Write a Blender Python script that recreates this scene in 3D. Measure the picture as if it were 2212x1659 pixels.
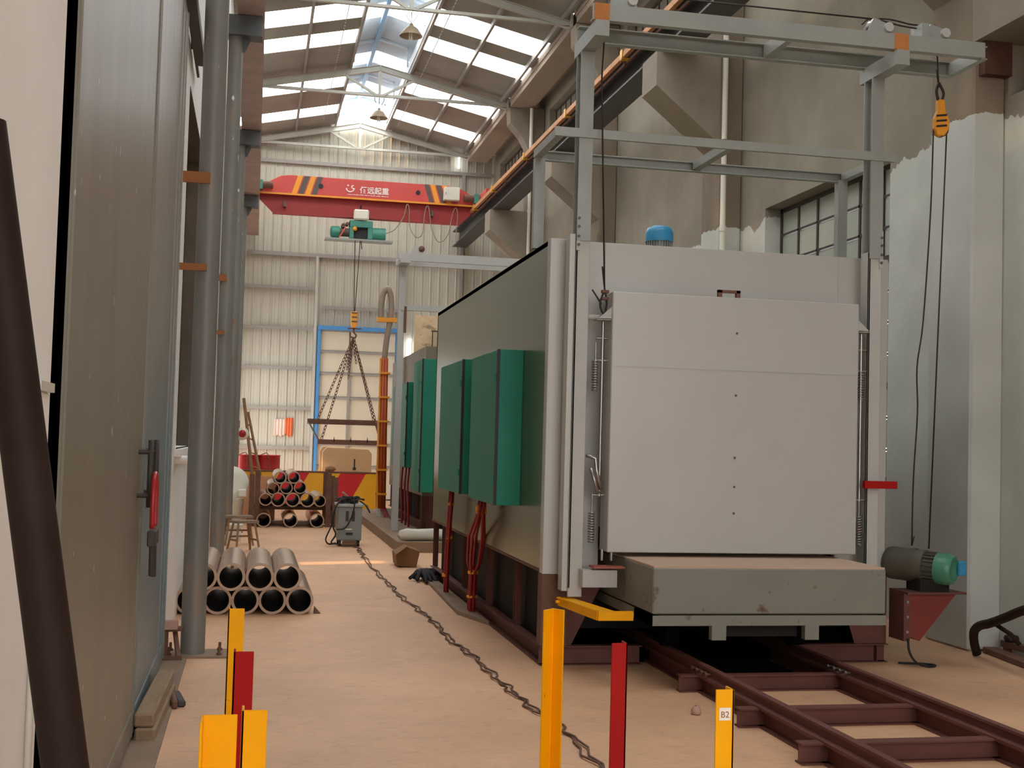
import bpy, bmesh, math, random
from mathutils import Vector, Matrix
random.seed(7)
S = bpy.context.scene
COL = S.collection
for o in list(bpy.data.objects): bpy.data.objects.remove(o)

# ------------------------------------------------------------------ camera
def V(*a): return Vector(a)
F = V(0.20308801, 0.97804717, 0.04667971); RT = V(0.9784902, -0.20448191, 0.02727776); UP = V(-0.0362241, -0.04013585, 0.99853739)
cam = bpy.data.cameras.new('camera'); co = bpy.data.objects.new('camera', cam); COL.objects.link(co)
m = Matrix.Identity(4)
for i in range(3): m[i][0] = RT[i]; m[i][1] = UP[i]; m[i][2] = -F[i]
m[2][3] = 1.6
co.matrix_world = m
cam.sensor_fit = 'HORIZONTAL'; cam.sensor_width = 36.0; cam.lens = 2679.2 / 2212 * 36
cam.clip_start = 0.05; cam.clip_end = 300
S.camera = co

# ------------------------------------------------------------------ world, light, exposure
SKY = 4.0          # overcast sky
SKYLIGHT = 7.0     # translucent roof panels, lit from above
w = bpy.data.worlds.new('overcast'); S.world = w; w.use_nodes = True
bg = w.node_tree.nodes['Background']; bg.inputs['Color'].default_value = (0.97, 0.985, 1.0, 1); bg.inputs['Strength'].default_value = SKY
sun = bpy.data.lights.new('sun', 'SUN'); sun.energy = 4.0; sun.color = (1.0, .68, .38); sun.angle = .03
so = bpy.data.objects.new('sun', sun); COL.objects.link(so)
so.rotation_euler = V(1, .25, -1).to_track_quat('-Z', 'Y').to_euler()     # afternoon sun from the left side of the hall
S.view_settings.view_transform = 'Standard'; S.view_settings.look = 'None'
S.view_settings.exposure = 0.0; S.view_settings.gamma = 1.0
S.view_settings.use_curve_mapping = False
try:
    S.cycles.max_bounces = 8; S.cycles.diffuse_bounces = 5; S.cycles.glossy_bounces = 3
    S.cycles.use_denoising = True; S.cycles.sample_clamp_indirect = 6.0
except Exception: pass

# ------------------------------------------------------------------ materials
def lin(c):
    r = []
    for v in c:
        v /= 255.0
        r.append(v / 12.92 if v <= .04045 else ((v + .055) / 1.055) ** 2.4)
    return (r[0], r[1], r[2], 1.0)
MATS = {}
def mat(name, rgb, rough=.6, metal=0.0, var=.12, scale=3.0, bump=0.0, bscale=60.0, rust=None, rust_amt=.5, rust_scale=6.0,
        stretch=(1, 1, 1), spots=None, spot_amt=.7, spot_scale=40.0, spot_st=(1, 1, 1), emit=0.0, spec=.5, extra=None):
    if name in MATS: return MATS[name]
    M = bpy.data.materials.new(name); M.use_nodes = True; N = M.node_tree; n = N.nodes; L = N.links
    p = n['Principled BSDF']; p.inputs['Roughness'].default_value = rough; p.inputs['Metallic'].default_value = metal
    p.inputs['Specular IOR Level'].default_value = spec
    tc = n.new('ShaderNodeTexCoord'); mp = n.new('ShaderNodeMapping'); L.new(tc.outputs['Object'], mp.inputs['Vector'])
    mp.inputs['Scale'].default_value = stretch
    base = lin(rgb)
    nz = n.new('ShaderNodeTexNoise'); nz.inputs['Scale'].default_value = scale; nz.inputs['Detail'].default_value = 6; nz.inputs['Roughness'].default_value = .6
    L.new(mp.outputs['Vector'], nz.inputs['Vector'])
    cr = n.new('ShaderNodeValToRGB'); L.new(nz.outputs['Fac'], cr.inputs['Fac'])
    e = cr.color_ramp.elements; e[0].position = .3; e[1].position = .72
    e[0].color = tuple(c * (1 - var) for c in base[:3]) + (1,); e[1].color = tuple(min(1, c * (1 + var)) for c in base[:3]) + (1,)
    out = cr.outputs['Color']
    def over(out, color, sc, amt, st, detail=5, width=.08):
        z = n.new('ShaderNodeTexNoise'); z.inputs['Scale'].default_value = sc; z.inputs['Detail'].default_value = detail
        mq = n.new('ShaderNodeMapping'); mq.inputs['Scale'].default_value = st; mq.inputs['Location'].default_value = (3.1, 7.7, 1.3)
        L.new(tc.outputs['Object'], mq.inputs['Vector']); L.new(mq.outputs['Vector'], z.inputs['Vector'])
        r = n.new('ShaderNodeValToRGB'); r.color_ramp.elements[0].position = amt; r.color_ramp.elements[1].position = min(1, amt + width)
        L.new(z.outputs['Fac'], r.inputs['Fac'])
        mx = n.new('ShaderNodeMix'); mx.data_type = 'RGBA'; L.new(r.outputs['Color'], mx.inputs['Factor'])
        L.new(out, mx.inputs['A']); mx.inputs['B'].default_value = lin(color); return mx.outputs['Result']
    if rust: out = over(out, rust, rust_scale, rust_amt, stretch)
    if spots: out = over(out, spots, spot_scale, spot_amt, spot_st, 2, .03)
    if extra: out = extra(n, L, tc, out)
    L.new(out, p.inputs['Base Color'])
    if bump > 0:
        b = n.new('ShaderNodeBump'); b.inputs['Strength'].default_value = bump; b.inputs['Distance'].default_value = .02
        z = n.new('ShaderNodeTexNoise'); z.inputs['Scale'].default_value = bscale; z.inputs['Detail'].default_value = 4
        L.new(mp.outputs['Vector'], z.inputs['Vector']); L.new(z.outputs['Fac'], b.inputs['Height']); L.new(b.outputs['Normal'], p.inputs['Normal'])
    if emit > 0:
        p.inputs['Emission Color'].default_value = base; p.inputs['Emission Strength'].default_value = emit
    MATS[name] = M; return M

def paint_line(z0, amp, white, freq=1.1):
    """below an uneven painted edge the plaster is whitewashed"""
    def f(n, L, tc, out):
        sp = n.new('ShaderNodeSeparateXYZ'); L.new(tc.outputs['Object'], sp.inputs[0])
        cb = n.new('ShaderNodeCombineXYZ'); L.new(sp.outputs['X'], cb.inputs['X']); L.new(sp.outputs['Y'], cb.inputs['Y'])
        z = n.new('ShaderNodeTexNoise'); z.inputs['Scale'].default_value = freq; z.inputs['Detail'].default_value = 8; z.inputs['Roughness'].default_value = .65
        L.new(cb.outputs[0], z.inputs['Vector'])
        a = n.new('ShaderNodeMath'); a.operation = 'MULTIPLY_ADD'; L.new(z.outputs['Fac'], a.inputs[0]); a.inputs[1].default_value = amp; a.inputs[2].default_value = z0 - amp / 2
        l = n.new('ShaderNodeMath'); l.operation = 'LESS_THAN'; L.new(sp.outputs['Z'], l.inputs[0]); L.new(a.outputs[0], l.inputs[1])
        nz = n.new('ShaderNodeTexNoise'); nz.inputs['Scale'].default_value = 1.7; nz.inputs['Detail'].default_value = 6; L.new(tc.outputs['Object'], nz.inputs['Vector'])
        c = n.new('ShaderNodeValToRGB'); L.new(nz.outputs['Fac'], c.inputs['Fac']); wl = lin(white)
        c.color_ramp.elements[0].position = .3; c.color_ramp.elements[1].position = .7
        c.color_ramp.elements[0].color = tuple(v * .84 for v in wl[:3]) + (1,); c.color_ramp.elements[1].color = wl
        mx = n.new('ShaderNodeMix'); mx.data_type = 'RGBA'; L.new(l.outputs[0], mx.inputs['Factor']); L.new(out, mx.inputs['A']); L.new(c.outputs['Color'], mx.inputs['B'])
        return mx.outputs['Result']
    return f
def floor_marks(n, L, tc, out):
    """trowel streaks, dirt and pale worn patches of the concrete"""
    def lay(out, sc, st, lo, hi, col, fac):
        mq = n.new('ShaderNodeMapping'); mq.inputs['Scale'].default_value = st; L.new(tc.outputs['Object'], mq.inputs['Vector'])
        z = n.new('ShaderNodeTexNoise'); z.inputs['Scale'].default_value = sc; z.inputs['Detail'].default_value = 9; z.inputs['Roughness'].default_value = .7; z.inputs['Distortion'].default_value = .6
        L.new(mq.outputs['Vector'], z.inputs['Vector'])
        r = n.new('ShaderNodeMapRange'); r.inputs['From Min'].default_value = lo; r.inputs['From Max'].default_value = hi; r.inputs['To Max'].default_value = fac
        L.new(z.outputs['Fac'], r.inputs['Value'])
        mx = n.new('ShaderNodeMix'); mx.data_type = 'RGBA'; L.new(r.outputs['Result'], mx.inputs['Factor']); L.new(out, mx.inputs['A']); mx.inputs['B'].default_value = lin(col)
        return mx.outputs['Result']
    out = lay(out, 9, (1, 2.2, 1), .52, .78, (150, 116, 90), .5)
    out = lay(out, 26, (1, 3, 1), .55, .75, (240, 204, 168), .6)
    out = lay(out, 2.2, (1, 1, 1), .55, .8, (176, 138, 110), .55)
    return out

m_floor = mat('concrete_floor', (218, 174, 138), .55, var=.16, scale=.7, bump=.12, bscale=45, extra=floor_marks, spec=.3)
m_wallR = mat('plaster_right', (148, 140, 124), .9, var=.16, scale=1.2, bump=.15, bscale=18, extra=paint_line(4.4, .7, (212, 214, 205), 1.3))
m_wallL = mat('limewash', (240, 237, 232), .9, var=.06, scale=1.0, bump=.08, bscale=14)
m_conc = mat('grey_concrete', (146, 136, 120), .9, var=.16, scale=1.6, bump=.12, bscale=22)
m_plinth = mat('plinth_concrete', (142, 120, 100), .9, var=.15, scale=3, bump=.2, bscale=30)
m_roof = mat('roof_sheet', (160, 156, 146), .6, var=.08, scale=2)
m_skyl = mat('translucent_panel', (253, 254, 255), .6, var=0.0, emit=SKYLIGHT)
m_blue = mat('blue_sheet', (206, 216, 222), .5, var=.08)
m_sheet = mat('wall_sheet', (190, 186, 170), .55, var=.06, scale=.7, rust=(200, 178, 140), rust_amt=.62, rust_scale=.5)
m_girt = mat('girt_steel', (150, 145, 138), .55, var=.08)
m_truss = mat('truss_paint', (186, 184, 172), .5, var=.08)
m_gutter = mat('gutter_concrete', (164, 150, 134), .85, var=.10, scale=1.5)
m_glass = mat('hazy_glass', (176, 182, 170), .25, var=.12, scale=.8)
m_frame = mat('dark_window_frame', (62, 54, 48), .6, var=.15)
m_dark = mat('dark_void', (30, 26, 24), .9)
m_col = mat('column_paint', (120, 118, 112), .45, var=.14, scale=2.5, stretch=(3, 3, .6), rust=(140, 118, 98), rust_amt=.6, rust_scale=1.6, spots=(222, 224, 220), spot_amt=.735, spot_scale=16, spot_st=(1, 1, .3), bump=.05)
m_doorA = mat('steel_door_grey', (132, 125, 110), .42, var=.12, scale=2.0, stretch=(2, 2, .35), rust=(146, 104, 68), rust_amt=.66, rust_scale=2.6, spots=(226, 224, 214), spot_amt=.725, spot_scale=22, spot_st=(1, 1, .45))
def blue_below(n, L, tc, out):
    sp = n.new('ShaderNodeSeparateXYZ'); L.new(tc.outputs['Object'], sp.inputs[0])
    z = n.new('ShaderNodeTexNoise'); z.inputs['Scale'].default_value = 2.2; z.inputs['Detail'].default_value = 6; L.new(tc.outputs['Object'], z.inputs['Vector'])
    a = n.new('ShaderNodeMath'); a.operation = 'MULTIPLY_ADD'; L.new(z.outputs['Fac'], a.inputs[0]); a.inputs[1].default_value = -1.6; L.new(sp.outputs['Z'], a.inputs[2])
    r = n.new('ShaderNodeMapRange'); r.inputs['From Min'].default_value = .6; r.inputs['From Max'].default_value = 1.5; r.inputs['To Min'].default_value = .85; r.inputs['To Max'].default_value = 0
    L.new(a.outputs[0], r.inputs['Value'])
    mx = n.new('ShaderNodeMix'); mx.data_type = 'RGBA'; L.new(r.outputs['Result'], mx.inputs['Factor']); L.new(out, mx.inputs['A']); mx.inputs['B'].default_value = lin((116, 132, 138))
    return mx.outputs['Result']
m_doorB = mat('steel_door_blue', (142, 136, 126), .4, var=.10, scale=2.5, stretch=(3, 3, .25), rust=(126, 116, 104), rust_amt=.6, rust_scale=3, extra=blue_below)
m_pole = mat('dark_brown_pole', (46, 32, 28), .6, var=.15, scale=5, spec=.15)
m_beamR = mat('runway_steel', (74, 74, 74), .5, var=.14, scale=3)
m_beamL = mat('maroon_beam', (168, 146, 138), .6, var=.14, scale=3)
m_rustbus = mat('orange_bar', (196, 138, 88), .6, var=.16, scale=4)
m_yel = mat('yellow_paint', (250, 172, 6), .45, var=.08, scale=4, rust=(96, 58, 24), rust_amt=.71, rust_scale=18, spec=.12)
m_red = mat('red_paint', (162, 22, 18), .5, var=.10, scale=4, spots=(200, 140, 120), spot_amt=.76, spot_scale=30, spec=.12)
m_crane = mat('crane_red', (206, 70, 62), .4, var=.06, scale=1.2)
m_craneshade = mat('crane_red_shaded', (176, 52, 52), .5, var=.08, scale=1.5)  # darker copy of the crane red, the overhang's shade painted in
m_capgrey = mat('cap_grey', (86, 90, 92), .55)
m_tie = mat('rusty_tie', (150, 92, 46), .75, var=.15)
m_reveal = mat('brown_reveal', (104, 92, 80), .9, var=.12)
m_blueridge = mat('pale_blue_steel', (134, 170, 200), .5)
m_craneblk = mat('crane_grey', (92, 82, 74), .5)
m_craneyel = mat('crane_yellow', (240, 160, 40), .5, var=.04)
m_white = mat('white_enamel', (232, 228, 212), .4, var=.04)
m_hgreen = mat('hoist_green', (64, 142, 122), .4, var=.12, scale=5)
m_black = mat('black_rubber', (30, 27, 26), .55)
m_side = mat('furnace_olive', (102, 112, 82), .24, var=.10, scale=1.2, stretch=(2, 2, .5), metal=.55)
m_front = mat('furnace_silver', (184, 182, 176), .36, var=.04, scale=1.5, metal=.1, spots=(150, 124, 106), spot_amt=.78, spot_scale=9)
m_post = mat('furnace_post', (184, 183, 178), .5, var=.06, scale=3)
m_gantry = mat('gantry_grey', (152, 156, 150), .42, var=.10, scale=3, metal=.05)
m_teal = mat('teal_paint', (40, 128, 104), .55, var=.08, scale=2, spec=.25)
m_brown = mat('redbrown_steel', (106, 66, 58), .6, var=.16, scale=4, bump=.05, spec=.25)
m_rust = mat('rusty_steel', (110, 76, 58), .7, var=.2, scale=8)
m_rustorange = mat('orange_primer', (184, 118, 60), .7, var=.15, scale=8)
m_car = mat('car_paint', (128, 127, 116), .55, var=.08, scale=2.5, rust=(92, 66, 46), rust_amt=.64, rust_scale=9)
m_cartop = mat('car_hearth', (196, 168, 146), .85, var=.08, scale=4)
m_chrome = mat('bright_steel', (176, 172, 168), .3, metal=.85, var=.06)
m_wire = mat('wire_rope', (52, 44, 40), .6, metal=.3)
m_pipe = mat('bare_pipe', (190, 166, 150), .27, var=.12, scale=4, metal=.75, rust=(150, 108, 86), rust_amt=.56, rust_scale=4)
m_pipein = mat('pipe_scale', (24, 22, 24), .7)
m_pipeend = mat('pipe_end', (178, 150, 126), .5, var=.08, scale=8, metal=.2)
m_wood = mat('stool_wood', (138, 106, 74), .7, var=.16, scale=5, stretch=(1, 1, 6))
m_seat = mat('worn_seat', (126, 110, 92), .7, var=.12, scale=8)
m_timber = mat('old_timber', (148, 122, 96), .85, var=.18, scale=4, stretch=(8, 1, 8), bump=.2, bscale=20)
m_ply = mat('plywood', (196, 138, 96), .7, var=.10, scale=3)
m_weld = mat('welder_grey', (126, 130, 130), .45, var=.08, scale=5)
m_winch = mat('winch_olive', (88, 84, 72), .5, var=.14, scale=6)
m_wgreen = mat('motor_green', (70, 132, 104), .4, var=.10, scale=6)
m_bluecap = mat('blue_plastic', (52, 138, 182), .4, var=.12, scale=10)
m_drumred = mat('drum_red', (176, 38, 40), .35, var=.08)
m_drumyel = mat('drum_yellow', (226, 170, 28), .4, var=.08)
m_beige = mat('beige_board', (206, 170, 128), .7, var=.08, scale=2)
m_blueframe = mat('blue_frame', (70, 138, 196), .5, var=.08)
m_doorsheet = mat('door_sheet', (212, 202, 178), .6, var=.05, scale=.6)
m_orgcloth = mat('orange_cloth', (226, 116, 70), .9, var=.1)
m_pinkcloth = mat('pink_cloth', (218, 192, 176), .9, var=.1)
m_redcable = mat('red_cable', (150, 30, 34), .4, var=.1)
m_orgcable = mat('orange_cable', (176, 78, 24), .5, var=.14)
m_hose = mat('grey_hose', (152, 136, 120), .5, var=.1)
m_bag = mat('white_bag', (206, 204, 190), .5, var=.1)
m_cardboard = mat('cardboard', (128, 92, 58), .85, var=.12)
m_rag = mat('dark_rag', (44, 40, 44), .9, var=.2, scale=12)
m_stain = mat('stained_insulation', (226, 198, 160), .9, var=.16, scale=5, rust=(176, 150, 120), rust_amt=.55, rust_scale=6)
m_lampm = mat('lamp_shade', (168, 150, 126), .4, metal=.3, var=.06)
m_bulb = mat('lamp_bulb', (228, 226, 214), .3)
m_brick = mat('stone_lump', (190, 150, 136), .9)
m_ground = mat('yard_ground', (150, 140, 128), .9)
m_label = mat('white_sticker', (240, 234, 222), .6, var=.02)
m_ink = mat('brown_ink', (160, 96, 40), .7, var=.05)
m_whiteink = mat('white_lettering', (246, 226, 218), .6, var=.03)
m_undershade = mat('under_car_shade', (20, 17, 16), .95, spec=.05)  # near-black colour for the shade painted under the car
m_soot = mat('sooty_recess', (84, 56, 42), .9, var=.2, scale=3)

# ------------------------------------------------------------------ mesh builder
class MB:
    def __init__(s): s.v = []; s.f = []; s.sm = []
    def add(s, vs, fs, smooth=False):
        b = len(s.v); s.v += [tuple(v) for v in vs]; s.f += [tuple(i + b for i in f) for f in fs]; s.sm += [smooth] * len(fs); return s
    def box(s, x0, x1, y0, y1, z0, z1):
        x0, x1 = min(x0, x1), max(x0, x1); y0, y1 = min(y0, y1), max(y0, y1); z0, z1 = min(z0, z1), max(z0, z1)
        return s.add([(x0, y0, z0), (x1, y0, z0), (x1, y1, z0), (x0, y1, z0), (x0, y0, z1), (x1, y0, z1), (x1, y1, z1), (x0, y1, z1)],
                     [(0, 3, 2, 1), (4, 5, 6, 7), (0, 1, 5, 4), (1, 2, 6, 5), (2, 3, 7, 6), (3, 0, 4, 7)])
    def sweep(s, prof, p, q, up=(0, 0, 1), cap=True):
        """extrude a 2-D outline (side, up) from p to q; convex or not (caps as n-gons)"""
        p = Vector(p); q = Vector(q); d = (q - p).normalized(); u = Vector(up)
        if abs(d.dot(u)) > .98: u = Vector((0, 1, 0))
        sd = d.cross(u).normalized(); u = sd.cross(d).normalized(); k = len(prof)
        vs = [p + sd * a + u * b for a, b in prof] + [q + sd * a + u * b for a, b in prof]
        fs = [(i, (i + 1) % k, k + (i + 1) % k, k + i) for i in range(k)]
        if cap: fs += [tuple(range(k))[::-1], tuple(range(k, 2 * k))]
        return s.add(vs, fs)
    def bar(s, p, q, w, h, up=(0, 0, 1)):
        return s.sweep([(-w / 2, -h / 2), (w / 2, -h / 2), (w / 2, h / 2), (-w / 2, h / 2)], p, q, up)
    def ibeam(s, p, q, w, h, t=.012, up=(0, 0, 1), tw=None):
        tw = tw or t; a = w / 2; b = h / 2; c = tw / 2
        return s.sweep([(-a, -b), (a, -b), (a, -b + t), (c, -b + t), (c, b - t), (a, b - t), (a, b), (-a, b), (-a, b - t), (-c, b - t), (-c, -b + t), (-a, -b + t)], p, q, up)
    def channel(s, p, q, w, h, t=.008, up=(0, 0, 1), flip=1):
        a = w / 2 * flip; b = h / 2; t2 = t * flip
        pr = [(-a, -b), (a, -b), (a, -b + t), (-a + t2, -b + t), (-a + t2, b - t), (a, b - t), (a, b), (-a, b)]
        if flip < 0: pr = pr[::-1]
        return s.sweep(pr, p, q, up)
    def angle(s, p, q, w, h, t=.006, up=(0, 0, 1), fx=1, fy=1):
        pr = [(0, 0), (fx * w, 0), (fx * w, fy * t), (fx * t, fy * t), (fx * t, fy * h), (0, fy * h)]
        if fx * fy < 0: pr = pr[::-1]
        return s.sweep(pr, p, q, up)
    def cyl(s, p, q, r, n=16, r2=None, cap=True):
        p = Vector(p); q = Vector(q); r2 = r if r2 is None else r2; d = (q - p).normalized()
        a = d.orthogonal().normalized(); b = d.cross(a)
        c = [(math.cos(2 * math.pi * i / n), math.sin(2 * math.pi * i / n)) for i in range(n)]
        A = [p + (a * x + b * y) * r for x, y in c]; B = [q + (a * x + b * y) * r2 for x, y in c]
        s.add(A + B, [(i, (i + 1) % n, n + (i + 1) % n, n + i) for i in range(n)], True)
        if cap: s.add(A + B, [tuple(range(n))[::-1], tuple(range(n, 2 * n))])
        return s
    def lathe(s, prof, c, axis=(0, 0, 1), n=20):
        """prof: (radius, height) pairs along axis from c"""
        c = Vector(c); d = Vector(axis).normalized(); a = d.orthogonal().normalized(); b = d.cross(a); k = len(prof)
        vs = [c + d * h + (a * math.cos(2 * math.pi * i / n) + b * math.sin(2 * math.pi * i / n)) * r for r, h in prof for i in range(n)]
        fs = [(j * n + i, j * n + (i + 1) % n, (j + 1) * n + (i + 1) % n, (j + 1) * n + i) for j in range(k - 1) for i in range(n)]
        return s.add(vs, fs, True)
    def tube(s, pts, r, n=8, closed=False):
        pts = [Vector(p) for p in pts]; k = len(pts); vs = []; prev = None
        for i, p in enumerate(pts):
            if closed: d = pts[(i + 1) % k] - pts[i - 1]
            else: d = pts[min(i + 1, k - 1)] - pts[max(i - 1, 0)]
            d.normalize()
            if prev is None: a = d.orthogonal().normalized()
            else:
                a = prev - d * prev.dot(d); a = a.normalized() if a.length > 1e-6 else d.orthogonal().normalized()
            prev = a; b = d.cross(a)
            rr = r[i] if isinstance(r, (list, tuple)) else r
            vs += [p + (a * math.cos(2 * math.pi * j / n) + b * math.sin(2 * math.pi * j / n)) * rr for j in range(n)]
        fs = []
        for i in range(k if closed else k - 1):
            for j in range(n):
                i2 = (i + 1) % k; fs.append((i * n + j, i * n + (j + 1) % n, i2 * n + (j + 1) % n, i2 * n + j))
        if not closed: fs += [tuple(range(n))[::-1], tuple(range((k - 1) * n, k * n))]
        return s.add(vs, fs, True)
    def prism(s, poly, axis, a0, a1):
        """poly given in the two remaining axes (x: yz, y: xz, z: xy)"""
        def pt(u, v, a): return {'x': (a, u, v), 'y': (u, a, v), 'z': (u, v, a)}[axis]
        k = len(poly); vs = [pt(u, v, a0) for u, v in poly] + [pt(u, v, a1) for u, v in poly]
        fs = [(i, (i + 1) % k, k + (i + 1) % k, k + i) for i in range(k)] + [tuple(range(k))[::-1], tuple(range(k, 2 * k))]
        return s.add(vs, fs)
    def hollow(s, p, q, ro, ri, n=28):
        p = Vector(p); q = Vector(q); d = (q - p).normalized(); a = d.orthogonal().normalized(); b = d.cross(a)
        ring = lambda o, r: [o + (a * math.cos(2 * math.pi * i / n) + b * math.sin(2 * math.pi * i / n)) * r for i in range(n)]
        q4 = lambda A, B, sm: s.add(A + B, [(i, (i + 1) % n, n + (i + 1) % n, n + i) for i in range(n)], sm)
        q4(ring(p, ro), ring(q, ro), True); return s
    def build(s, name, material, parent=None, bevel=0.0, **kw):
        me = bpy.data.meshes.new(name); org = Vector((0, 0, 0))
        r = parent
        while r is not None:
            org = org + r.location; r = r.parent
        loc = kw.pop('loc', None)
        if parent is None and loc is not None: org = Vector(loc)
        me.from_pydata([tuple(Vector(v) - org) for v in s.v], [], s.f); me.polygons.foreach_set('use_smooth', s.sm)
        bm = bmesh.new(); bm.from_mesh(me); bmesh.ops.recalc_face_normals(bm, faces=bm.faces); bm.to_mesh(me); bm.free()
        me.materials.append(material); me.update()
        o = bpy.data.objects.new(name, me); COL.objects.link(o)
        if parent is not None: o.parent = parent
        elif loc is not None: o.location = loc
        if bevel > 0:
            b = o.modifiers.new('bevel', 'BEVEL'); b.width = bevel; b.segments = 1; b.limit_method = 'ANGLE'; b.angle_limit = math.radians(40)
        for k, v in kw.items(): o[k] = v
        return o

def thing(name, label, cat, loc, group=None):
    o = bpy.data.objects.new(name, None); COL.objects.link(o); o.location = loc; o.empty_display_size = .1
    o['label'] = label; o['category'] = cat
    if group: o['group'] = group
    return o
def tag(o, label, cat, group=None):
    o['label'] = label; o['category'] = cat
    if group: o['group'] = group
    return o
def struct(mb, name, m, parent=None, bevel=0.0):
    o = mb.build(name, m, parent, bevel)
    if parent is None: o['kind'] = 'structure'
    return o
def dup(root, loc, label=None):
    r = root.copy(); COL.objects.link(r); r.location = loc
    if label: r['label'] = label
    for ch in list(root.children):
        c = ch.copy(); COL.objects.link(c); c.parent = r
        for g in list(ch.children):
            d = g.copy(); COL.objects.link(d); d.parent = c
    return r
def spline(pts, k=6):
    """Catmull-Rom through the points"""
    P = [Vector(p) for p in pts]; P = [P[0] * 2 - P[1]] + P + [P[-1] * 2 - P[-2]]; out = []
    for i in range(1, len(P) - 2):
        a, b, c, d = P[i - 1:i + 3]
        for j in range(k):
            t = j / k; out.append(.5 * ((2 * b) + (c - a) * t + (2 * a - 5 * b + 4 * c - d) * t * t + (3 * b - a - 3 * c + d) * t ** 3))
    out.append(P[-2]); return out

# ================================================================== SETTING
XL, XR, YB, YE = -.6, 6.05, -7.0, 32.0      # left wall, right wall, open rear end, end wall
struct(MB().box(XL - .3, XR + .3, YB, YE + .3, -.3, 0), 'floor', m_floor)
struct(MB().box(-45, 45, -70, YB, -.32, -.02), 'floor_yard', m_ground)

def wall_x(name, x0, x1, ya, yb, za, zb, holes, m):
    """a wall in a plane of constant x, built of blocks round its openings"""
    mb = MB(); ys = sorted({ya, yb} | {h[0] for h in holes} | {h[1] for h in holes}); ys = [y for y in ys if ya <= y <= yb]
    for i in range(len(ys) - 1):
        c = (ys[i] + ys[i + 1]) / 2; hs = sorted([(h[2], h[3]) for h in holes if h[0] < c < h[1]]); z = za
        for a, b in hs:
            if a > z: mb.box(x0, x1, ys[i], ys[i + 1], z, a)
            z = b
        if z < zb: mb.box(x0, x1, ys[i], ys[i + 1], z, zb)
    return struct(mb, name, m)

PIERS = [-1.9, 3.8, 9.52, 15.25, 20.95, 26.65]
lw_holes = [(3.73, 9.0, 0.0, 4.62), (10.3, 13.2, 1.47, 4.42), (16.4, 19.4, 1.47, 4.42), (15.36, 15.78, 1.25, 2.6), (28.4, 31.4, 0, 3.6)]  # narrow slit and far doorway are added, unseen, to let sunlight in
wall_x('wall_left', XL - .28, XL, YB, YE, 0, 9.3, lw_holes, m_wallL)
struct(MB().box(XL, XL + .03, YB, 3.73, 0, 4.55), 'trim_1', m_wallL)                 # thicker plaster beside the doorway
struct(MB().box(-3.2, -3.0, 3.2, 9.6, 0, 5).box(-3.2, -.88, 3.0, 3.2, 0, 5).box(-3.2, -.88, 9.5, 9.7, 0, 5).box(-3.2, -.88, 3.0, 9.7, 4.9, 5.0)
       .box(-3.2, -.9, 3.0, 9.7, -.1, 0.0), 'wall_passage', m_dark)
rw_holes = [(11.1, 14.15, 1.3, 4.54), (2.6, 9.15, 4.58, 5.02)]
cl = [(PIERS[i] + .75, PIERS[i + 1] - .75) for i in range(2, 5)] + [(27.4, 31.4)]
rw_holes += [(a, b, 7.35, 8.82) for a, b in cl]
wall_x('wall_right', XR, XR + .3, YB, YE, 0, 9.3, rw_holes, m_wallR)
struct(MB().box(XR + .26, XR + .34, 2.5, 9.2, 4.5, 5.1), 'trim_2', m_soot)
struct(MB().box(5.74, XR, 4.13, 9.19, 5.02, 5.75), 'trim_7', m_conc)
struct(MB().box(5.8, XR, 9.1, 9.188, 4.74, 5.02).box(6.08, 6.2, 3.0, 8.9, 4.585, 4.66).box(6.05, 6.25, 8.3, 8.36, 4.6, 4.9), 'trim_3', m_soot)

# end wall of profiled sheets: each sheet strip is its own panel
wb = struct(MB().box(XL - .3, XR + .3, YE + .1, YE + .2, 0, 9.72), 'wall_back', m_sheet)
STRIP = .2255
def strip_mesh(z0, z1):
    mb = MB(); w2 = STRIP
    pr = [(0, 0), (.018, 0), (.03, -.03), (.05, -.03), (.06, 0), (w2 * .52, 0), (w2 * .55, -.008), (w2 * .6, -.008), (w2 * .63, 0), (w2 - .004, 0)]
    vs = [(x, y, z) for z in (z0, z1) for x, y in pr]; k = len(pr)
    mb.add(vs, [(i, i + 1, k + i + 1, k + i) for i in range(k - 1)]); return mb
proto = strip_mesh(0, 9.72).build('panel', m_sheet, wb); proto.location = (-.6, YE + .09, 0)
for i in range(1, 30):
    x = -.6 + i * STRIP
    if 1.55 < x + .1 < 3.6: continue
    c = proto.copy(); COL.objects.link(c); c.parent = wb; c.location = (x, YE + .09, 0)
protoh = strip_mesh(4.41, 9.72).build('panel', m_sheet, wb); first = True
for i in range(1, 30):
    x = -.6 + i * STRIP
    if 1.55 < x + .1 < 3.6:
        c = protoh if first else protoh.copy()
        if not first: COL.objects.link(c); c.parent = wb
        c.location = (x, YE + .09, 0); first = False
def girt(x0, x1, z, d=.05):
    MB().box(x0, x1, YE - .02, YE + .06, z, z + d).box(x0, x1, YE - .02, YE - .01, z - .03, z).build('girt', m_girt, wb)
girt(-.3, 6.0, 8.6, .06); girt(-.3, 5.6, 6.22, .07); girt(-.5, 1.5, 5.37); girt(-.5, 1.5, 4.33); girt(-.5, 1.5, 3.31); girt(-.5, 1.5, 2.29); girt(-.5, 1.5, 1.28, .06)
girt(1.6, 3.6, 4.9, .05)
MB().box(1.43, 1.50, YE - .03, YE + .08, 0, 6.22).build('wall_post', m_truss, wb)
MB().box(3.62, 3.70, YE - .03, YE + .08, 0, 6.22).build('wall_post', m_girt, wb)
MB().box(5.16, 5.24, YE - .03, YE + .08, 4.3, 8.6).build('wall_post', m_girt, wb)
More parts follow.
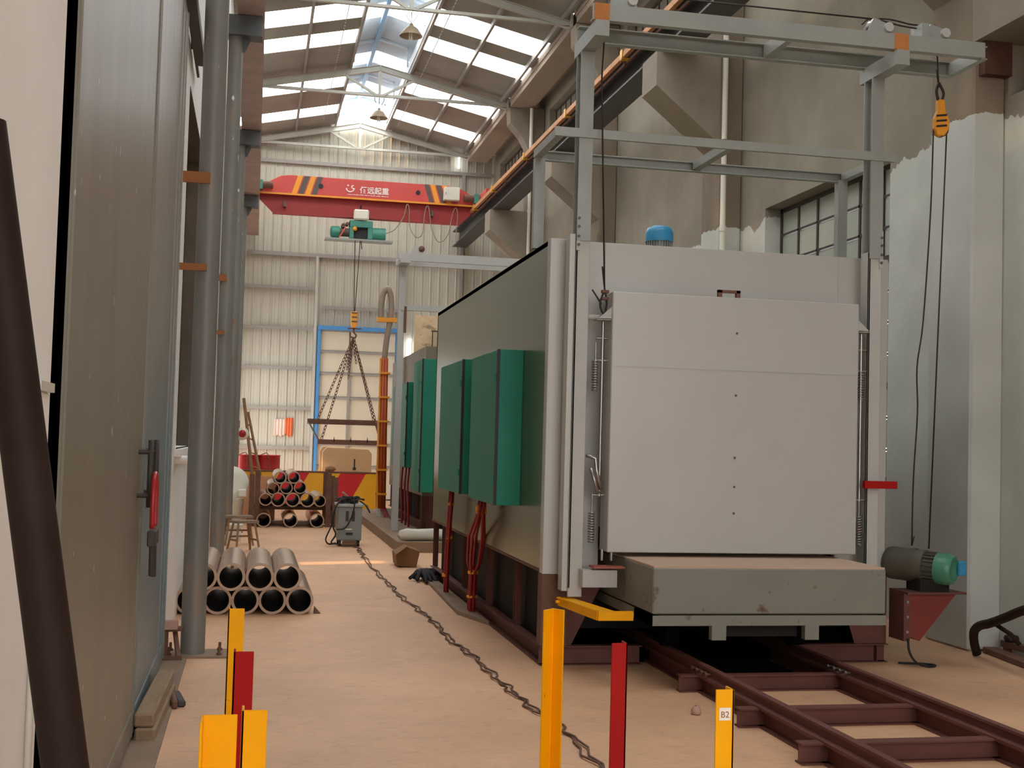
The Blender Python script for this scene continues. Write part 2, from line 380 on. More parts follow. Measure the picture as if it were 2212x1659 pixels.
# big door in the end wall: blue frame, flat sheet panels
d3 = struct(MB().box(1.53, 1.61, YE - .08, YE + .08, 0, 4.44).box(3.54, 3.62, YE - .08, YE + .08, 0, 4.44).box(1.53, 3.62, YE - .1, YE + .08, 4.34, 4.44), 'door_3', m_blueframe)
zs = [0, .85, 1.42, 2.0, 2.6, 3.22, 3.78, 4.33]
for i in range(len(zs) - 1):
    for a, b in ((1.61, 2.35), (2.37, 3.54)):
        MB().box(a + .01, b - .01, YE, YE + .04, zs[i] + .04, zs[i + 1]).build('panel', m_doorsheet, d3)
    MB().box(1.61, 3.54, YE - .04, YE + .05, zs[i + 1] - .03, zs[i + 1] + .03).build('rail', m_girt, d3)
MB().box(2.33, 2.39, YE - .05, YE + .05, 0.9, 3.78).build('stile', m_girt, d3)
for n_, (a, b, z0, z1) in {'window_8': (3.86, 3.94, 3.7, 4.2), 'window_9': (3.6, 3.66, 3.72, 4.0), 'window_10': (5.03, 5.07, 8.75, 9.1)}.items():
    struct(MB().box(a, b, YE - .05, YE - .01, z0, z1), n_, m_skyl)      # daylit gaps between the sheets

# ---- roof: corrugated sheets, translucent panels, purlins
RX, RZ, SL = 2.43, 9.84, .22
def rz(x): return RZ - SL * abs(x - RX)
bands = []
for k in range(-2, 3):
    y0 = 21.1 + 5.65 * (k - 1)
    bands += [(y0 + 1.65, y0 + 2.5), (y0 + 3.2, y0 + 4.08)]
bands = [b for b in bands if b[1] < 28]
bands += [(27.65, 28.45), (30.0, 30.85)]
def corr(mb, xa, xb, ya, yb, dz=0.0, pitch=.17, amp=.026, zf=rz):
    n_ = max(2, int((yb - ya) / pitch * 2)); vs = []
    for i in range(n_ + 1):
        y = ya + (yb - ya) * i / n_; a = amp if i % 2 else -amp
        vs += [(xa, y, zf(xa) + dz + a), (xb, y, zf(xb) + dz + a)]
    mb.add(vs, [(2 * i, 2 * i + 1, 2 * i + 3, 2 * i + 2) for i in range(n_)])
cuts = [YB] + [v for b in bands for v in b] + [YE + .2]
for nm, xs in (('ceiling_left', [(-.9, .80), (.80, 1.79)]), ('ceiling_right', [(3.10, 4.12), (4.12, 5.3)])):
    mb = MB()
    for i in range(0, len(cuts), 2):
        for xa, xb in xs: corr(mb, xa, xb, cuts[i], cuts[i + 1])
    ce = struct(mb, nm, m_roof)
    for a, b in bands:
        for xa, xb in xs:
            e0 = -.88 if xa < -.5 else xa + .035; e1 = 5.29 if xb > 5.2 else xb - .035
            p = MB(); p.add([(e0, a, rz(e0)), (e1, a, rz(e1)), (e1, b, rz(e1)), (e0, b, rz(e0)), (e0, a, rz(e0) + .02), (e1, a, rz(e1) + .02), (e1, b, rz(e1) + .02), (e0, b, rz(e0) + .02)],
                            [(0, 3, 2, 1), (4, 5, 6, 7), (0, 1, 5, 4), (1, 2, 6, 5), (2, 3, 7, 6), (3, 0, 4, 7)])
            p.build('skylight_panel', m_skyl, ce)
    for x in ([.80, 1.79] if 'left' in nm else [3.10, 4.12, 5.15]):
        MB().channel((x, YB, rz(x) - .075), (x, YE, rz(x) - .075), .05, .11, .008, flip=-1 if x < 2 else 1).build('purlin', m_girt, ce)
# raised ridge monitor with blue sheets
def mz(x): return 10.32 - .26 * abs(x - RX)
MX0, MX1, MY1 = 1.45, 3.42, 31.5
mb = MB()
mc = [YB] + [v for b in bands for v in b] + [MY1]
for i in range(0, len(mc), 2):
    corr(mb, MX0, RX, mc[i], mc[i + 1], zf=mz); corr(mb, RX, MX1, mc[i], mc[i + 1], zf=mz)
mo = struct(mb, 'ceiling_monitor', m_blue)
for a, b in bands:
    for e0, e1 in ((MX0 + .1, RX - .12), (RX + .1, MX1 - .1)):
        MB().add([(e0, a, mz(e0)), (e1, a, mz(e1)), (e1, b, mz(e1)), (e0, b, mz(e0)), (e0, a, mz(e0) + .02), (e1, a, mz(e1) + .02), (e1, b, mz(e1) + .02), (e0, b, mz(e0) + .02)],
                 [(0, 3, 2, 1), (4, 5, 6, 7), (0, 1, 5, 4), (1, 2, 6, 5), (2, 3, 7, 6), (3, 0, 4, 7)]).build('skylight_panel', m_skyl, mo)
MB().box(RX - .15, RX - .07, YB, MY1, 10.16, 10.24).build('ridge_beam', m_blueridge, mo)
for x in (1.81, 3.07): MB().box(x - .012, x + .012, YB, MY1, 9.66, 9.86).build('curb_flashing', m_blue, mo)
for x, z in ((1.47, 9.72), (3.36, 9.72)): MB().box(x - .01, x + .01, YB, MY1, 9.62, mz(x)).build('monitor_side', m_blue, mo)
for y in (21.1, 23.9, 26.7, 29.4, 31.45):
    MB().bar((1.85, y, 9.72), (1.85, y, mz(1.85) - .02), .04, .04).bar((3.02, y, 9.72), (3.02, y, mz(3.02) - .02), .04, .04).bar((1.85, y, mz(1.85) - .04), (RX, y, mz(RX) - .04), .04, .05).bar((RX, y, mz(RX) - .04), (3.02, y, mz(3.02) - .04), .04, .05).build('monitor_frame', m_blue, mo)
MB().bar((1.7, 31.45, 9.95), (3.2, 31.45, 9.95), .03, .03).build('monitor_frame', m_blue, mo)

MB().prism([(1.5, 9.7), (3.36, 9.7), (3.36, mz(3.36)), (RX, mz(RX)), (1.5, mz(1.5))], 'y', MY1 - .02, MY1).build('gable_sky', m_skyl, mo)  # glowing sheet added in place of sky seen through the open gable
# right side: piers with corbels, gutter beam, haunches
m_pier = mat('pier_plaster', (132, 118, 100), .9, var=.18, scale=1.6, stretch=(1, 1, .4), bump=.12, bscale=18, rust=(78, 66, 54), rust_amt=.6, rust_scale=1.6, extra=paint_line(4.42, .2, (200, 202, 194), 3.0))
for i, yc in enumerate(PIERS):
    p = struct(MB().box(5.75, XR, yc - .33, yc + .33, 0, 8.95), 'trim_%d' % (10 + i), m_pier, bevel=.02)
    MB().prism([(5.75, 5.5), (4.88, 6.2), (4.88, 6.65), (5.75, 6.65)], 'y', yc - .3, yc + .3).build('corbel', m_conc, p)
    MB().prism([(5.75, 8.0), (5.55, 8.35), (5.3, 8.62), (5.28, 8.95), (5.75, 8.95)], 'y', yc - .2, yc + .2).build('haunch', m_conc, p)
for i in range(len(PIERS)):
    y0 = PIERS[i] + .22; y1 = (PIERS[i + 1] - .22) if i + 1 < len(PIERS) else YE - .02
    struct(MB().prism([(5.28, 8.95), (5.8, 8.95), (5.8, 9.18), (5.28, 9.18)], 'y', y0, y1).box(5.26, 5.30, y0, y1, 9.06, 9.18), 'trim_%d' % (20 + i), m_gutter)
struct(MB().box(5.26, 5.8, YB, PIERS[0] - .22, 8.95, 9.18), 'trim_30', m_gutter)
struct(MB().box(5.30, XR + .34, YB, YE + .2, 9.18, 9.2), 'trim_31', m_gutter)

# windows
def window(name, x, xo, ya, yb, za, zb, cols, rows, bar=.03, glass=m_glass, heavy=()):
    """steel sash set in a reveal; each pane its own piece"""
    fr = MB(); dy = (yb - ya) / cols; dz = (zb - za) / rows
    fr.box(x, xo, ya, yb, za, za + .05).box(x, xo, ya, yb, zb - .05, zb).box(x, xo, ya, ya + .05, za, zb).box(x, xo, yb - .05, yb, za, zb)
    for i in range(1, cols): fr.box(x, xo, ya + i * dy - bar / 2, ya + i * dy + bar / 2, za + .05, zb - .05)
    for j in range(1, rows):
        t = bar * 1.9 if j in heavy else bar * .7
        fr.box(x, xo, ya + .05, yb - .05, za + j * dz - t / 2, za + j * dz + t / 2)
    wd = struct(fr, name, m_frame)
    xm = (x + xo) / 2; pm = MB().box(xm - .004, xm + .004, bar / 2 + .002, dy - bar / 2 - .002, bar / 2 + .002, dz - bar / 2 - .002).build('pane', glass, wd); first = True
    for i in range(cols):
        for j in range(rows):
            c = pm if first else pm.copy()
            if not first: COL.objects.link(c); c.parent = wd
            c.location = (0, ya + i * dy, za + j * dz); first = False
    return wd
m_glassL = mat('dusty_pane', (150, 146, 130), .3, var=.2, scale=2)
window('window_1', XR + .2, XR + .24, 11.1, 14.15, 1.3, 4.54, 6, 10, .035, heavy=(3, 7))
for i, (a, b) in enumerate(cl): window('window_%d' % (2 + i), XR + .14, XR + .18, a, b, 7.35, 8.82, 10, 2, .03, m_glassL)
window('window_6', XL - .2, XL - .16, 10.3, 13.2, 1.47, 4.42, 5, 7, .035, m_glassL)
window('window_7', XL - .2, XL - .16, 16.4, 19.4, 1.47, 4.42, 5, 7, .035, m_glassL)
struct(MB().box(XL - .05, XL + .05, 10.15, 13.35, 1.41, 1.47), 'trim_4', m_wallL)
struct(MB().box(XL - .27, XL + .004, 13.185, 13.2, 1.47, 4.42).box(XL - .27, XL + .004, 10.3, 13.2, 4.4, 4.42), 'trim_8', m_reveal)

# steel doors in the left wall, hung on a rail
def door_leaf(name, m, y0, y1, z1, ribs):
    d = struct(MB().box(-.568, -.56, y0, y1, .03, z1), name, m)
    for y in (y0 + .02, y1 - .02): MB().box(-.566, -.552, y - .012, y + .012, .03, z1).build('edge_angle', m, d)
    for y in ribs: MB().box(-.562, -.552, y - .012, y + .012, .1, z1 - .05).build('rib', m, d)
    MB().box(-.562, -.553, y0 + .04, y1 - .04, .04, .16).build('kick_plate', m, d)
    return d
dA = door_leaf('door_1', m_doorA, 3.92, 6.74, 4.6, [])
dB = door_leaf('door_2', m_doorB, 6.78, 9.06, 4.6, [8.5, 8.8])
def door_handle(par, y):
    MB().tube([(-.50, y, 1.22), (-.50, y, 1.56)], .014, 10).cyl((-.56, y, 1.28), (-.49, y, 1.28), .013, 10).cyl((-.56, y, 1.5), (-.49, y, 1.5), .013, 10).build('handle', m_frame, par)
door_handle(dA, 6.52); door_handle(dB, 6.90)
tr = struct(MB().box(-.58, -.5, 3.0, 10.55, 4.66, 4.74).box(-.58, -.56, 10.55, 10.9, 4.66, 4.69).box(-.52, -.5, 10.55, 10.9, 4.66, 4.69), 'trim_5', m_frame)
for y in (4.5, 6.5, 8.7, 10.2): MB().box(-.6, -.54, y - .03, y + .03, 4.70, 4.80).build('rail_bracket', m_frame, tr)
struct(MB().box(XL, -.40, 3.7, 9.1, 0, .012), 'trim_6', m_plinth)

# ================================================================== STEEL OF THE HALL
# roof trusses
names = {21.1: 'pale steel roof truss nearest the camera, crossing the top edge of the picture',
         26.7: 'pale steel roof truss in the middle of the roof, second lamp hanging under it',
         31.8: 'pale steel roof truss right in front of the far sheet-metal end wall'}
def truss(y, label):
    t = thing('roof_truss', label, 'truss', (RX, y, 9.0), 'steel trusses across the hall roof')
    zc = 9.0
    MB().angle((-.3, y, zc), (5.26, y, zc), .075, .075, .01).build('bottom_chord', m_truss, t)
    for s_, x1 in ((-1, -.3), (1, 5.26)):
        MB().ibeam((x1, y, rz(x1) - .2), (RX, y, RZ - .2), .09, .13, .012).build('top_chord', m_truss, t)
        MB().bar((RX + s_ * .75, y, rz(RX + .75) - .25), (RX + s_ * .08, y, zc + .05), .06, .05).build('web', m_truss, t)
    MB().bar((RX, y, RZ - .25), (RX, y, zc + .03), .06, .06, (0, 1, 0)).build('king_post', m_truss, t)
    MB().box(-.42, -.28, y - .08, y + .08, zc - .02, rz(-.3) - .12).build('shoe', m_truss, t); MB().box(5.24, 5.29, y - .1, y + .1, zc - .04, zc + .2).build('shoe', m_truss, t)
for y, l in names.items(): truss(y, l)
# pendant lamps
def lamp(y, z, label):
    t = thing('pendant_lamp', label, 'lamp', (RX, y, z), 'bell lamps under the trusses')
    MB().lathe([(.2, 0), (.196, .012), (.16, .06), (.12, .12), (.07, .165), (.035, .18), (.03, .22), (0, .22)], (RX, y, z)).lathe([(.197, .001), (.155, .062), (.11, .12), (.03, .17), (0, .17)], (RX, y, z)).build('shade', m_lampm, t)
    MB().tube([(RX, y, z + .21), (RX, y, 8.99)], .008, 6).tube([(RX - .1, y, 8.99), (RX - .1, y, 8.93), (RX - .02, y, z + .24)], .007, 6).tube([(RX + .1, y, 8.99), (RX + .1, y, 8.93), (RX + .02, y, z + .24)], .007, 6).build('hanger', m_black, t)
    b = MB()
    for k in range(4):
        a = k * math.pi / 2 + .4; b.cyl((RX + .028 * math.cos(a), y + .028 * math.sin(a), z - .07), (RX + .028 * math.cos(a), y + .028 * math.sin(a), z + .09), .013, 8)
    b.build('bulb', m_bulb, t)
lamp(21.1, 8.56, 'bell-shaped pendant lamp nearer the camera, at the top of the picture')
lamp(26.7, 8.54, 'bell-shaped pendant lamp farther away, under the middle truss')

# left columns
colab = ['grey paint-splashed tubular steel column nearest the camera on the left, bolted base plate',
         'second grey tubular steel column from the camera on the left, behind the near pipe stack',
         'third grey tubular steel column on the left, just showing beside the second one',
         'farthest tubular steel column on the left, close to the end wall']
for i, y in enumerate((9.32, 15.2, 20.95, 26.65)):
    c = thing('pipe_column', colab[i], 'column', (-.37, y, 0), 'tubular columns along the left wall')
    MB().cyl((-.37, y, .016), (-.37, y, 6.4), .087, 28).build('shaft', m_col, c)
    MB().box(-.58, -.1, y - .16, y + .16, 0, .016).build('base_plate', m_plinth, c)
    for bx in (-.18, -.53):
        for by in (-.1, .1): MB().cyl((bx, y + by, .016), (bx, y + by, .075), .01, 8).cyl((bx, y + by, .016), (bx, y + by, .032), .02, 6).build('anchor_bolt', m_rust, c)
    MB().box(-.48, -.06, y - .13, y + .13, 6.4, 6.64).build('cap', m_capgrey, c)
    MB().prism([(-.283, 6.4), (-.283, 6.22), (-.26, 6.22), (-.2, 6.36), (-.2, 6.4)], 'y', y - .006, y + .006).build('gusset', m_capgrey, c)
    MB().box(-.6, -.37, y - .1, y - .075, 3.42, 3.5).build('wall_tie', m_tie, c)
    MB().box(-.6, -.37, y - .1, y - .08, 2.78, 2.83).build('wall_tie', m_tie, c)
# runway beams for the crane
r = thing('crane_runway', 'maroon crane runway beam along the left wall on the tubular columns', 'beam', (-.2, 12, 6.65))
MB().ibeam((-.2, YB, 6.855), (-.2, YE - .1, 6.855), .32, .41, .02).build('girder', m_beamL, r)
st = MB()
for k in range(60):
    y = YB + .4 + k * .65; st.box(-.345, -.055, y - .006, y + .006, 6.67, 7.04)
st.build('stiffener', m_beamL, r, kind='stuff')
MB().box(-.235, -.165, YB, YE - .1, 7.06, 7.1).build('crane_rail', m_rust, r)
r = thing('crane_runway', 'dark grey crane runway beam on the concrete corbels along the right wall', 'beam', (5.1, 12, 6.65))
MB().ibeam((5.12, YB, 6.855), (5.12, YE - .1, 6.855), .38, .41, .025).build('girder', m_beamR, r)
MB().box(5.0, 5.06, YB, YE - .2, 7.062, 7.1).build('crane_rail', m_chrome, r)
b = thing('conductor_bar', 'orange-brown conductor bar with yellow clips alongside the right runway beam', 'bar', (4.88, 12, 6.98))
MB().box(4.84, 4.9, YB, YE - 3.0, 6.98, 7.06).build('bar', m_rustbus, b)
MB().box(4.93, 4.96, YB, YE - 3.0, 6.93, 6.97).build('bar', m_rust, b)
for y in (13.2, 16.4, 19.6, 22.8, 26.0, 28.2):
    MB().box(4.825, 4.835, y - .05, y + .05, 6.95, 7.09).box(4.825, 4.93, y - .05, y + .05, 6.96, 6.972).build('clip', m_drumyel, b)
for k in range(8):
    y = 12.3 + k * 2.1; MB().box(4.9, 4.95, y - .02, y + .02, 6.9, 7.0).build('support_arm', m_rust, b)
# drain pipes
for x, y, lab in ((5.76, 14.82, 'white drain pipe running down the right wall beside the nearer pier'), (5.72, 26.22, 'white drain pipe far down the right wall, next to the runway beam')):
    d = thing('drain_pipe', lab, 'pipe', (x, y, 0), 'white drain pipes')
    MB().cyl((x, y, .0), (x, y, 8.9), .036, 14).build('pipe', m_white, d)
    for z in (2.2, 4.35, 6.6): MB().cyl((x, y, z), (x, y, z + .07), .044, 14).build('socket', m_white, d)
    for z in (3.2, 5.5, 7.7): MB().cyl((x, y, z), (x, y, z + .03), .041, 14).box(x - .01, x + .01, y, y + .1, z, z + .03).build('clamp', m_rust, d)

# ---- overhead crane
CY = 28.8
cr = thing('overhead_crane', 'red overhead travelling crane with white lettering and striped ends', 'crane', (2.45, CY, 7.1))
Z0, Z1 = 7.13, 7.57
MB().prism([(-.1, Z0), (-.1, Z0 + .12), (.42, Z1 - .03), (.62, Z1), (4.28, Z1), (4.6, Z1 - .06), (5.05, Z0 + .14), (5.05, Z0)], 'y', CY - .16, CY + .16).build('girder', m_crane, cr, bevel=.006)
MB().prism([(-.18, Z0), (.26, Z0 - .42), (4.62, Z0 - .42), (5.08, Z0)], 'y', CY - .012, CY + .012).box(-.2, 5.1, CY - .2, CY + .2, Z0 - .025, Z0).box(.26, 4.62, CY - .12, CY + .12, Z0 - .44, Z0 - .42).build('lower_beam', m_craneshade, cr)
MB().box(-.12, 5.0, CY - .215, CY - .2, Z0 - .03, Z0 + .01).build('lip', m_craneyel, cr)
for x in (-.2, 5.12):
    c = MB().box(x - .1, x + .1, CY - 1.1, CY + 1.1, 7.16, 7.38).build('end_carriage', m_crane, cr)
    for y in (CY - .9, CY + .9): MB().cyl((x - .05, y, 7.2), (x + .05, y, 7.2), .1, 18).build('wheel', m_rust, c)
for x in (.12, 4.75):
    MB().cyl((x - .1, CY - .3, 7.28), (x + .13, CY - .3, 7.28), .085, 16).build('drive_motor', m_rust, cr)
    MB().box(x - .22 if x < 1 else x + .13, x - .1 if x < 1 else x + .25, CY - .38, CY - .2, 7.17, 7.38).build('gearbox', m_hgreen, cr)
for i, x in enumerate((.80, .95, 1.10, 1.25)):
    MB().prism([(x - .13, Z0 + .02), (x - .01, Z0 + .02), (x + .12, Z1), (x, Z1)], 'y', CY - .166, CY - .161).build('stripe', m_craneyel if i % 2 == 0 else m_craneblk, cr)
for i, x in enumerate((3.72, 3.86, 4.0, 4.14)):
    MB().prism([(x + .13, Z0 + .02), (x + .24, Z0 + .02), (x + .11, Z1), (x, Z1)], 'y', CY - .166, CY - .161).build('stripe', m_craneblk if i % 2 == 0 else m_craneyel, cr)
for x in (1.33, 3.58): MB().cyl((x, CY - .175, Z0 + .23), (x, CY - .1, Z0 + .23), .055, 18).build('lightening_hole', m_black, cr)
MB().box(4.17, 4.53, CY - .4, CY - .18, 7.2, 7.5).build('control_cabinet', m_white, cr, bevel=.008)
MB().box(4.2, 4.21, CY - .41, CY - .4, 7.32, 7.37).build('cabinet_latch', m_black, cr)
for x in (.5, 3.9): MB().box(x, x + .05, CY - .2, CY - .01, Z0 - .3, Z0 - .18).build('rail_stop', m_craneblk, cr)
def text(body, size, loc, par, m, name='lettering', ext=.004, rz_=0, off=0.0):
    cu = bpy.data.curves.new(name, 'FONT'); cu.body = body; cu.size = size; cu.extrude = ext; cu.materials.append(m); cu.resolution_u = 3; cu.offset = off
    o = bpy.data.objects.new(name, cu); COL.objects.link(o); o.parent = par
    bpy.context.view_layer.update()
    me = bpy.data.meshes.new_from_object(o.evaluated_get(bpy.context.evaluated_depsgraph_get())); bpy.data.objects.remove(o)
    o = bpy.data.objects.new(name, me); COL.objects.link(o); o.parent = par
    o.location = Vector(loc) - par.location; o.rotation_euler = (math.pi / 2, 0, rz_); return o
t_ = text('佰远起重', .17, (2.22, CY - .166, 7.27), cr, m_whiteink, off=.004)
lg = MB()
lg.tube([(2.0 + .085 * math.cos(a), CY - .165, 7.34 + .07 * math.sin(a)) for a in [math.radians(v) for v in range(170, 385, 15)]], .016, 6)
lg.tube(spline([(2.08, CY - .165, 7.42), (2.03, CY - .165, 7.40), (2.05, CY - .165, 7.36), (2.1, CY - .165, 7.34), (2.06, CY - .165, 7.31)], 4), .014, 6)
lg.cyl((1.95, CY - .17, 7.42), (1.95, CY - .16, 7.42), .02, 10); lg.build('emblem', m_whiteink, cr)
us = MB()
for k in range(30):
    x = 1.93 + k * .032; us.box(x, x + (.022 if k % 4 else .012), CY - .167, CY - .162, 7.205, 7.205 + (.022 if k % 3 else .014))
us.build('small_print', m_whiteink, cr, kind='stuff')
# hoist under the girder
h = thing('electric_hoist', 'green electric rope hoist with white switch box under the red crane girder', 'hoist', (2.25, CY, 6.2))
MB().box(2.02, 2.12, CY - .16, CY + .16, 6.2, 6.62).box(2.44, 2.55, CY - .16, CY + .16, 6.2, 6.62).box(2.02, 2.55, CY - .17, CY + .15, 6.46, 6.62).build('frame', m_hgreen, h, bevel=.01)
MB().box(2.1, 2.46, CY - .05, CY + .1, 6.2, 6.48).build('drum_cover', m_black, h)
MB().cyl((1.63, CY, 6.35), (1.8, CY, 6.35), .135, 22).lathe([(.135, 0), (.12, -.03), (.06, -.05), (0, -.05)], (1.63, CY, 6.35), (1, 0, 0), 22).build('motor', m_hgreen, h)
MB().cyl((1.8, CY, 6.35), (2.02, CY, 6.35), .1, 18).build('coupling', m_craneblk, h)
MB().cyl((2.55, CY, 6.34), (2.86, CY, 6.34), .155, 22).build('gear_case', m_hgreen, h)
MB().box(2.1, 2.45, CY - .24, CY - .1, 6.63, 6.87).build('switch_box', m_white, h, bevel=.03)
MB().box(1.46, 3.02, CY - .3, CY + .1, 6.14, 6.155).box(1.46, 3.02, CY - .31, CY - .3, 6.13, 6.17).build('drip_tray', m_gantry, h)
MB().bar((1.78, CY - .2, 6.19), (1.92, CY - .2, 6.44), .05, .03).build('rope_guide_arm', mat('signal_red', (226, 84, 70), .5), h)
MB().lathe([(.0, -.03), (.05, -.03), (.05, .03), (.0, .03)], (2.14, CY - .16, 6.42), (0, 1, 0), 14).build('sheave', m_craneyel, h)
MB().cyl((1.88, CY - .1, 6.5), (1.88, CY + .1, 6.5), .05, 12).cyl((1.97, CY - .1, 6.54), (1.97, CY + .1, 6.54), .04, 12).box(2.22, 2.34, CY - .06, CY + .06, 6.6, 6.72).build('trolley_wheel', m_rust, h)
MB().box(2.25, 2.29, CY - .02, CY + .02, 6.85, 7.0).build('hanger_rod', m_black, h)
ro = MB().tube([(2.15, CY - .18, 6.2), (2.18, CY - .18, 4.5)], .009, 6).tube([(2.27, CY - .18, 6.2), (2.2, CY - .18, 4.5)], .009, 6).tube([(2.28, CY - .2, 6.2), (2.31, CY - .2, 5.95)], .01, 6)
tag(ro.build('hoist_rope', m_wire, loc=(2.2, CY - .18, 4.5)), 'pair of thin wire ropes hanging from the green hoist to the yellow hook block', 'rope')
hb = thing('hook_block', 'yellow hook block hanging on the crane ropes above the chain sling', 'hook', (2.19, CY - .18, 4.2))
MB().prism([(2.12, 4.5), (2.26, 4.5), (2.26, 4.2), (2.22, 4.12), (2.15, 4.12), (2.12, 4.2)], 'y', CY - .25, CY - .11).build('block', m_craneyel, hb, bevel=.01)
for z in (4.25, 4.35, 4.45): MB().box(2.125, 2.255, CY - .256, CY - .25, z, z + .03).build('stripe', m_craneblk, hb)
MB().box(2.05, 2.36, CY - .2, CY - .16, 4.09, 4.12).build('cross_pin', m_rust, hb)
MB().tube(spline([(2.19, CY - .18, 4.12), (2.19, CY - .18, 4.02), (2.25, CY - .18, 3.95), (2.2, CY - .18, 3.88), (2.13, CY - .18, 3.92)], 5), .02, 8).build('hook', m_rust, hb)
# chain sling and lifting frame
def chain_links(mb, p, q, ln=.085, rad=.03, th=.010):
    p = Vector(p); q = Vector(q); n_ = max(2, int((q - p).length / ln)); d = (q - p).normalized(); a = d.orthogonal().normalized(); b = d.cross(a)
    for i in range(n_):
        c = p + (q - p) * ((i + .5) / n_); s1 = a if i % 2 else b
        mb.tube([c + d * (math.sin(t) * ln * .66) + s1 * (math.cos(t) * rad) for t in [k * math.pi / 4 for k in range(8)]], th, 4, True)
sl = thing('chain_sling', 'four-legged rusty chain sling hanging from the yellow hook block', 'chain', (2.19, CY - .18, 3.9))
for a in ((1.45, CY + .1, 2.0), (1.5, CY - .85, 1.53), (2.74, CY + .1, 2.0), (2.82, CY - .85, 1.53)):
    mb = MB(); chain_links(mb, (2.19, CY - .18, 3.9), a); mb.build('chain_leg', m_rust, sl)
for a in ((2.1, CY - .2, 2.95), (2.06, CY - .18, 3.15), (2.27, CY - .2, 3.3)):
    mb = MB(); chain_links(mb, (2.18, CY - .18, 3.85), a, .07, .025); mb.build('loose_chain', m_rust, sl)
sp = thing('lifting_frame', 'tilted brown steel lifting frame hanging level in the chain sling', 'frame', (2.1, CY - .4, 1.5))
MB().channel((1.22, CY + .1, 1.95), (2.85, CY + .1, 1.95), .08, .12, flip=-1).build('back_beam', m_rust, sp)
MB().channel((1.42, CY - .85, 1.49), (2.85, CY - .85, 1.49), .08, .11, flip=-1).build('front_beam', m_rust, sp)
for x0, x1 in ((1.24, 1.45), (2.78, 2.83)): MB().bar((x0, CY + .1, 1.95), (x1, CY - .85, 1.49), .03, .03).build('side_rod', m_black, sp)
for x in (1.4, 1.7, 2.0, 2.3, 2.6, 2.8): MB().box(x - .05, x + .05, CY + .03, CY + .06, 1.9, 2.0).build('lug', m_rust, sp)
for x in (1.78, 2.15, 2.52): MB().prism([(x - .02, 1.5), (x + .02, 1.5), (x, 1.62)], 'y', CY - .9, CY - .87).build('hook_pin', m_black, sp)
# festoon cable
pts = [(2.86, CY - .2, 6.35), (3.05, CY - .22, 6.45), (3.25, CY - .22, 6.75), (3.32, CY - .22, 7.05), (3.38, CY - .22, 6.95), (3.4, CY - .22, 6.55), (3.55, CY - .22, 6.3), (3.7, CY - .22, 6.4), (3.74, CY - .22, 6.85), (3.79, CY - .22, 7.05), (3.85, CY - .22, 6.95), (3.92, CY - .22, 6.5), (4.1, CY - .22, 6.22), (4.3, CY - .22, 6.4), (4.4, CY - .22, 6.9), (4.47, CY - .22, 7.05), (4.52, CY - .22, 6.9), (4.5, CY - .22, 6.5), (4.5, CY - .22, 6.2)]
tag(MB().tube(spline(pts, 5), .012, 6).build('festoon_cable', m_hose, loc=pts[0]), 'grey festoon cable hanging in loops under the right half of the crane girder', 'cable')

# ================================================================== FURNACE (near)
FX0, FX1, FY0, FY1, FZ0, FZ1 = 2.08, 4.78, 8.78, 14.4, .68, 3.09
fu = thing('bogie_furnace', 'large heat-treatment furnace with silver-grey front and olive-green side, nearest the camera', 'furnace', (3.43, FY0, 0))
MB().box(FX0, FX0 + .05, FY0 + .06, FY1, FZ0, FZ1).build('side_panel', m_side, fu, bevel=.004)
MB().box(FX1 - .05, FX1, FY0 + .06, FY1, FZ0, FZ1).build('side_panel', m_side, fu, bevel=.004)
MB().box(FX0, FX1, FY0 + .06, FY1, FZ1 - .04, FZ1).build('roof_panel', m_side, fu)
MB().box(FX0, FX1, FY1 - .05, FY1, FZ0, FZ1).build('back_panel', m_side, fu)
MB().box(2.28, 2.5, FY0, FY0 + .06, .62, FZ1).box(4.36, FX1, FY0, FY0 + .06, .62, FZ1).box(2.5, 4.36, FY0, FY0 + .06, 1.0, FZ1).build('front_panel', m_front, fu, bevel=.003)
MB().box(FX0 - .004, 2.245, FY0 - .03, FY0 + .06, .655, FZ1 + .005).build('corner_trim', m_front, fu, bevel=.004)
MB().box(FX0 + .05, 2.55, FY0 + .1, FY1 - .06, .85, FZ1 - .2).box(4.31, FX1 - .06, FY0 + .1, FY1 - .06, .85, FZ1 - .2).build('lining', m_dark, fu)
# supporting frame of red-brown sections
MB().channel((FX0 + .03, FY0 - .02, .07), (FX0 + .03, FY1, .07), .07, .14, flip=-1).build('base_beam', m_brown, fu)
MB().channel((FX1 - .03, FY0 - .02, .07), (FX1 - .03, FY1, .07), .07, .14).build('base_beam', m_brown, fu)
MB().channel((FX0, FY0, .07), (2.84, FY0, .07), .07, .14).build('base_beam', m_brown, fu)
MB().channel((4.04, FY0, .07), (FX1 + .02, FY0, .07), .07, .14).build('base_beam', m_brown, fu)
MB().box(2.2, 4.7, 9.2, 9.22, .2, .6).build('inner_shade', m_dark, fu)  # dark sheet added to paint the black shade beneath the furnace
MB().box(FX0, FX0 + .08, FY0, FY1, FZ0 - .02, FZ0 + .0).build('sill_beam', m_brown, fu)
for y in (9.81, 11.0, 12.29, 13.57, 14.36): MB().ibeam((FX0 + .05, y, .14), (FX0 + .05, y, FZ0 - .02), .05, .09, .006, (0, 1, 0)).build('frame_post', m_brown, fu)
MB().box(FX0 - .005, FX0 + .07, FY0, FY0 + .09, .14, FZ0 - .02).box(FX0, FX0 + .19, FY0 - .012, FY0 + .01, .14, FZ0 - .02).build('corner_post', m_rust, fu)
MB().prism([(2.27, .14), (2.31, .14), (2.55, .62), (2.27, .62)], 'y', FY0, FY0 + .012).build('gusset', m_brown, fu)
MB().box(4.60, 4.80, FY0, FY0 + .09, .14, .66).build('corner_post', m_brown, fu)
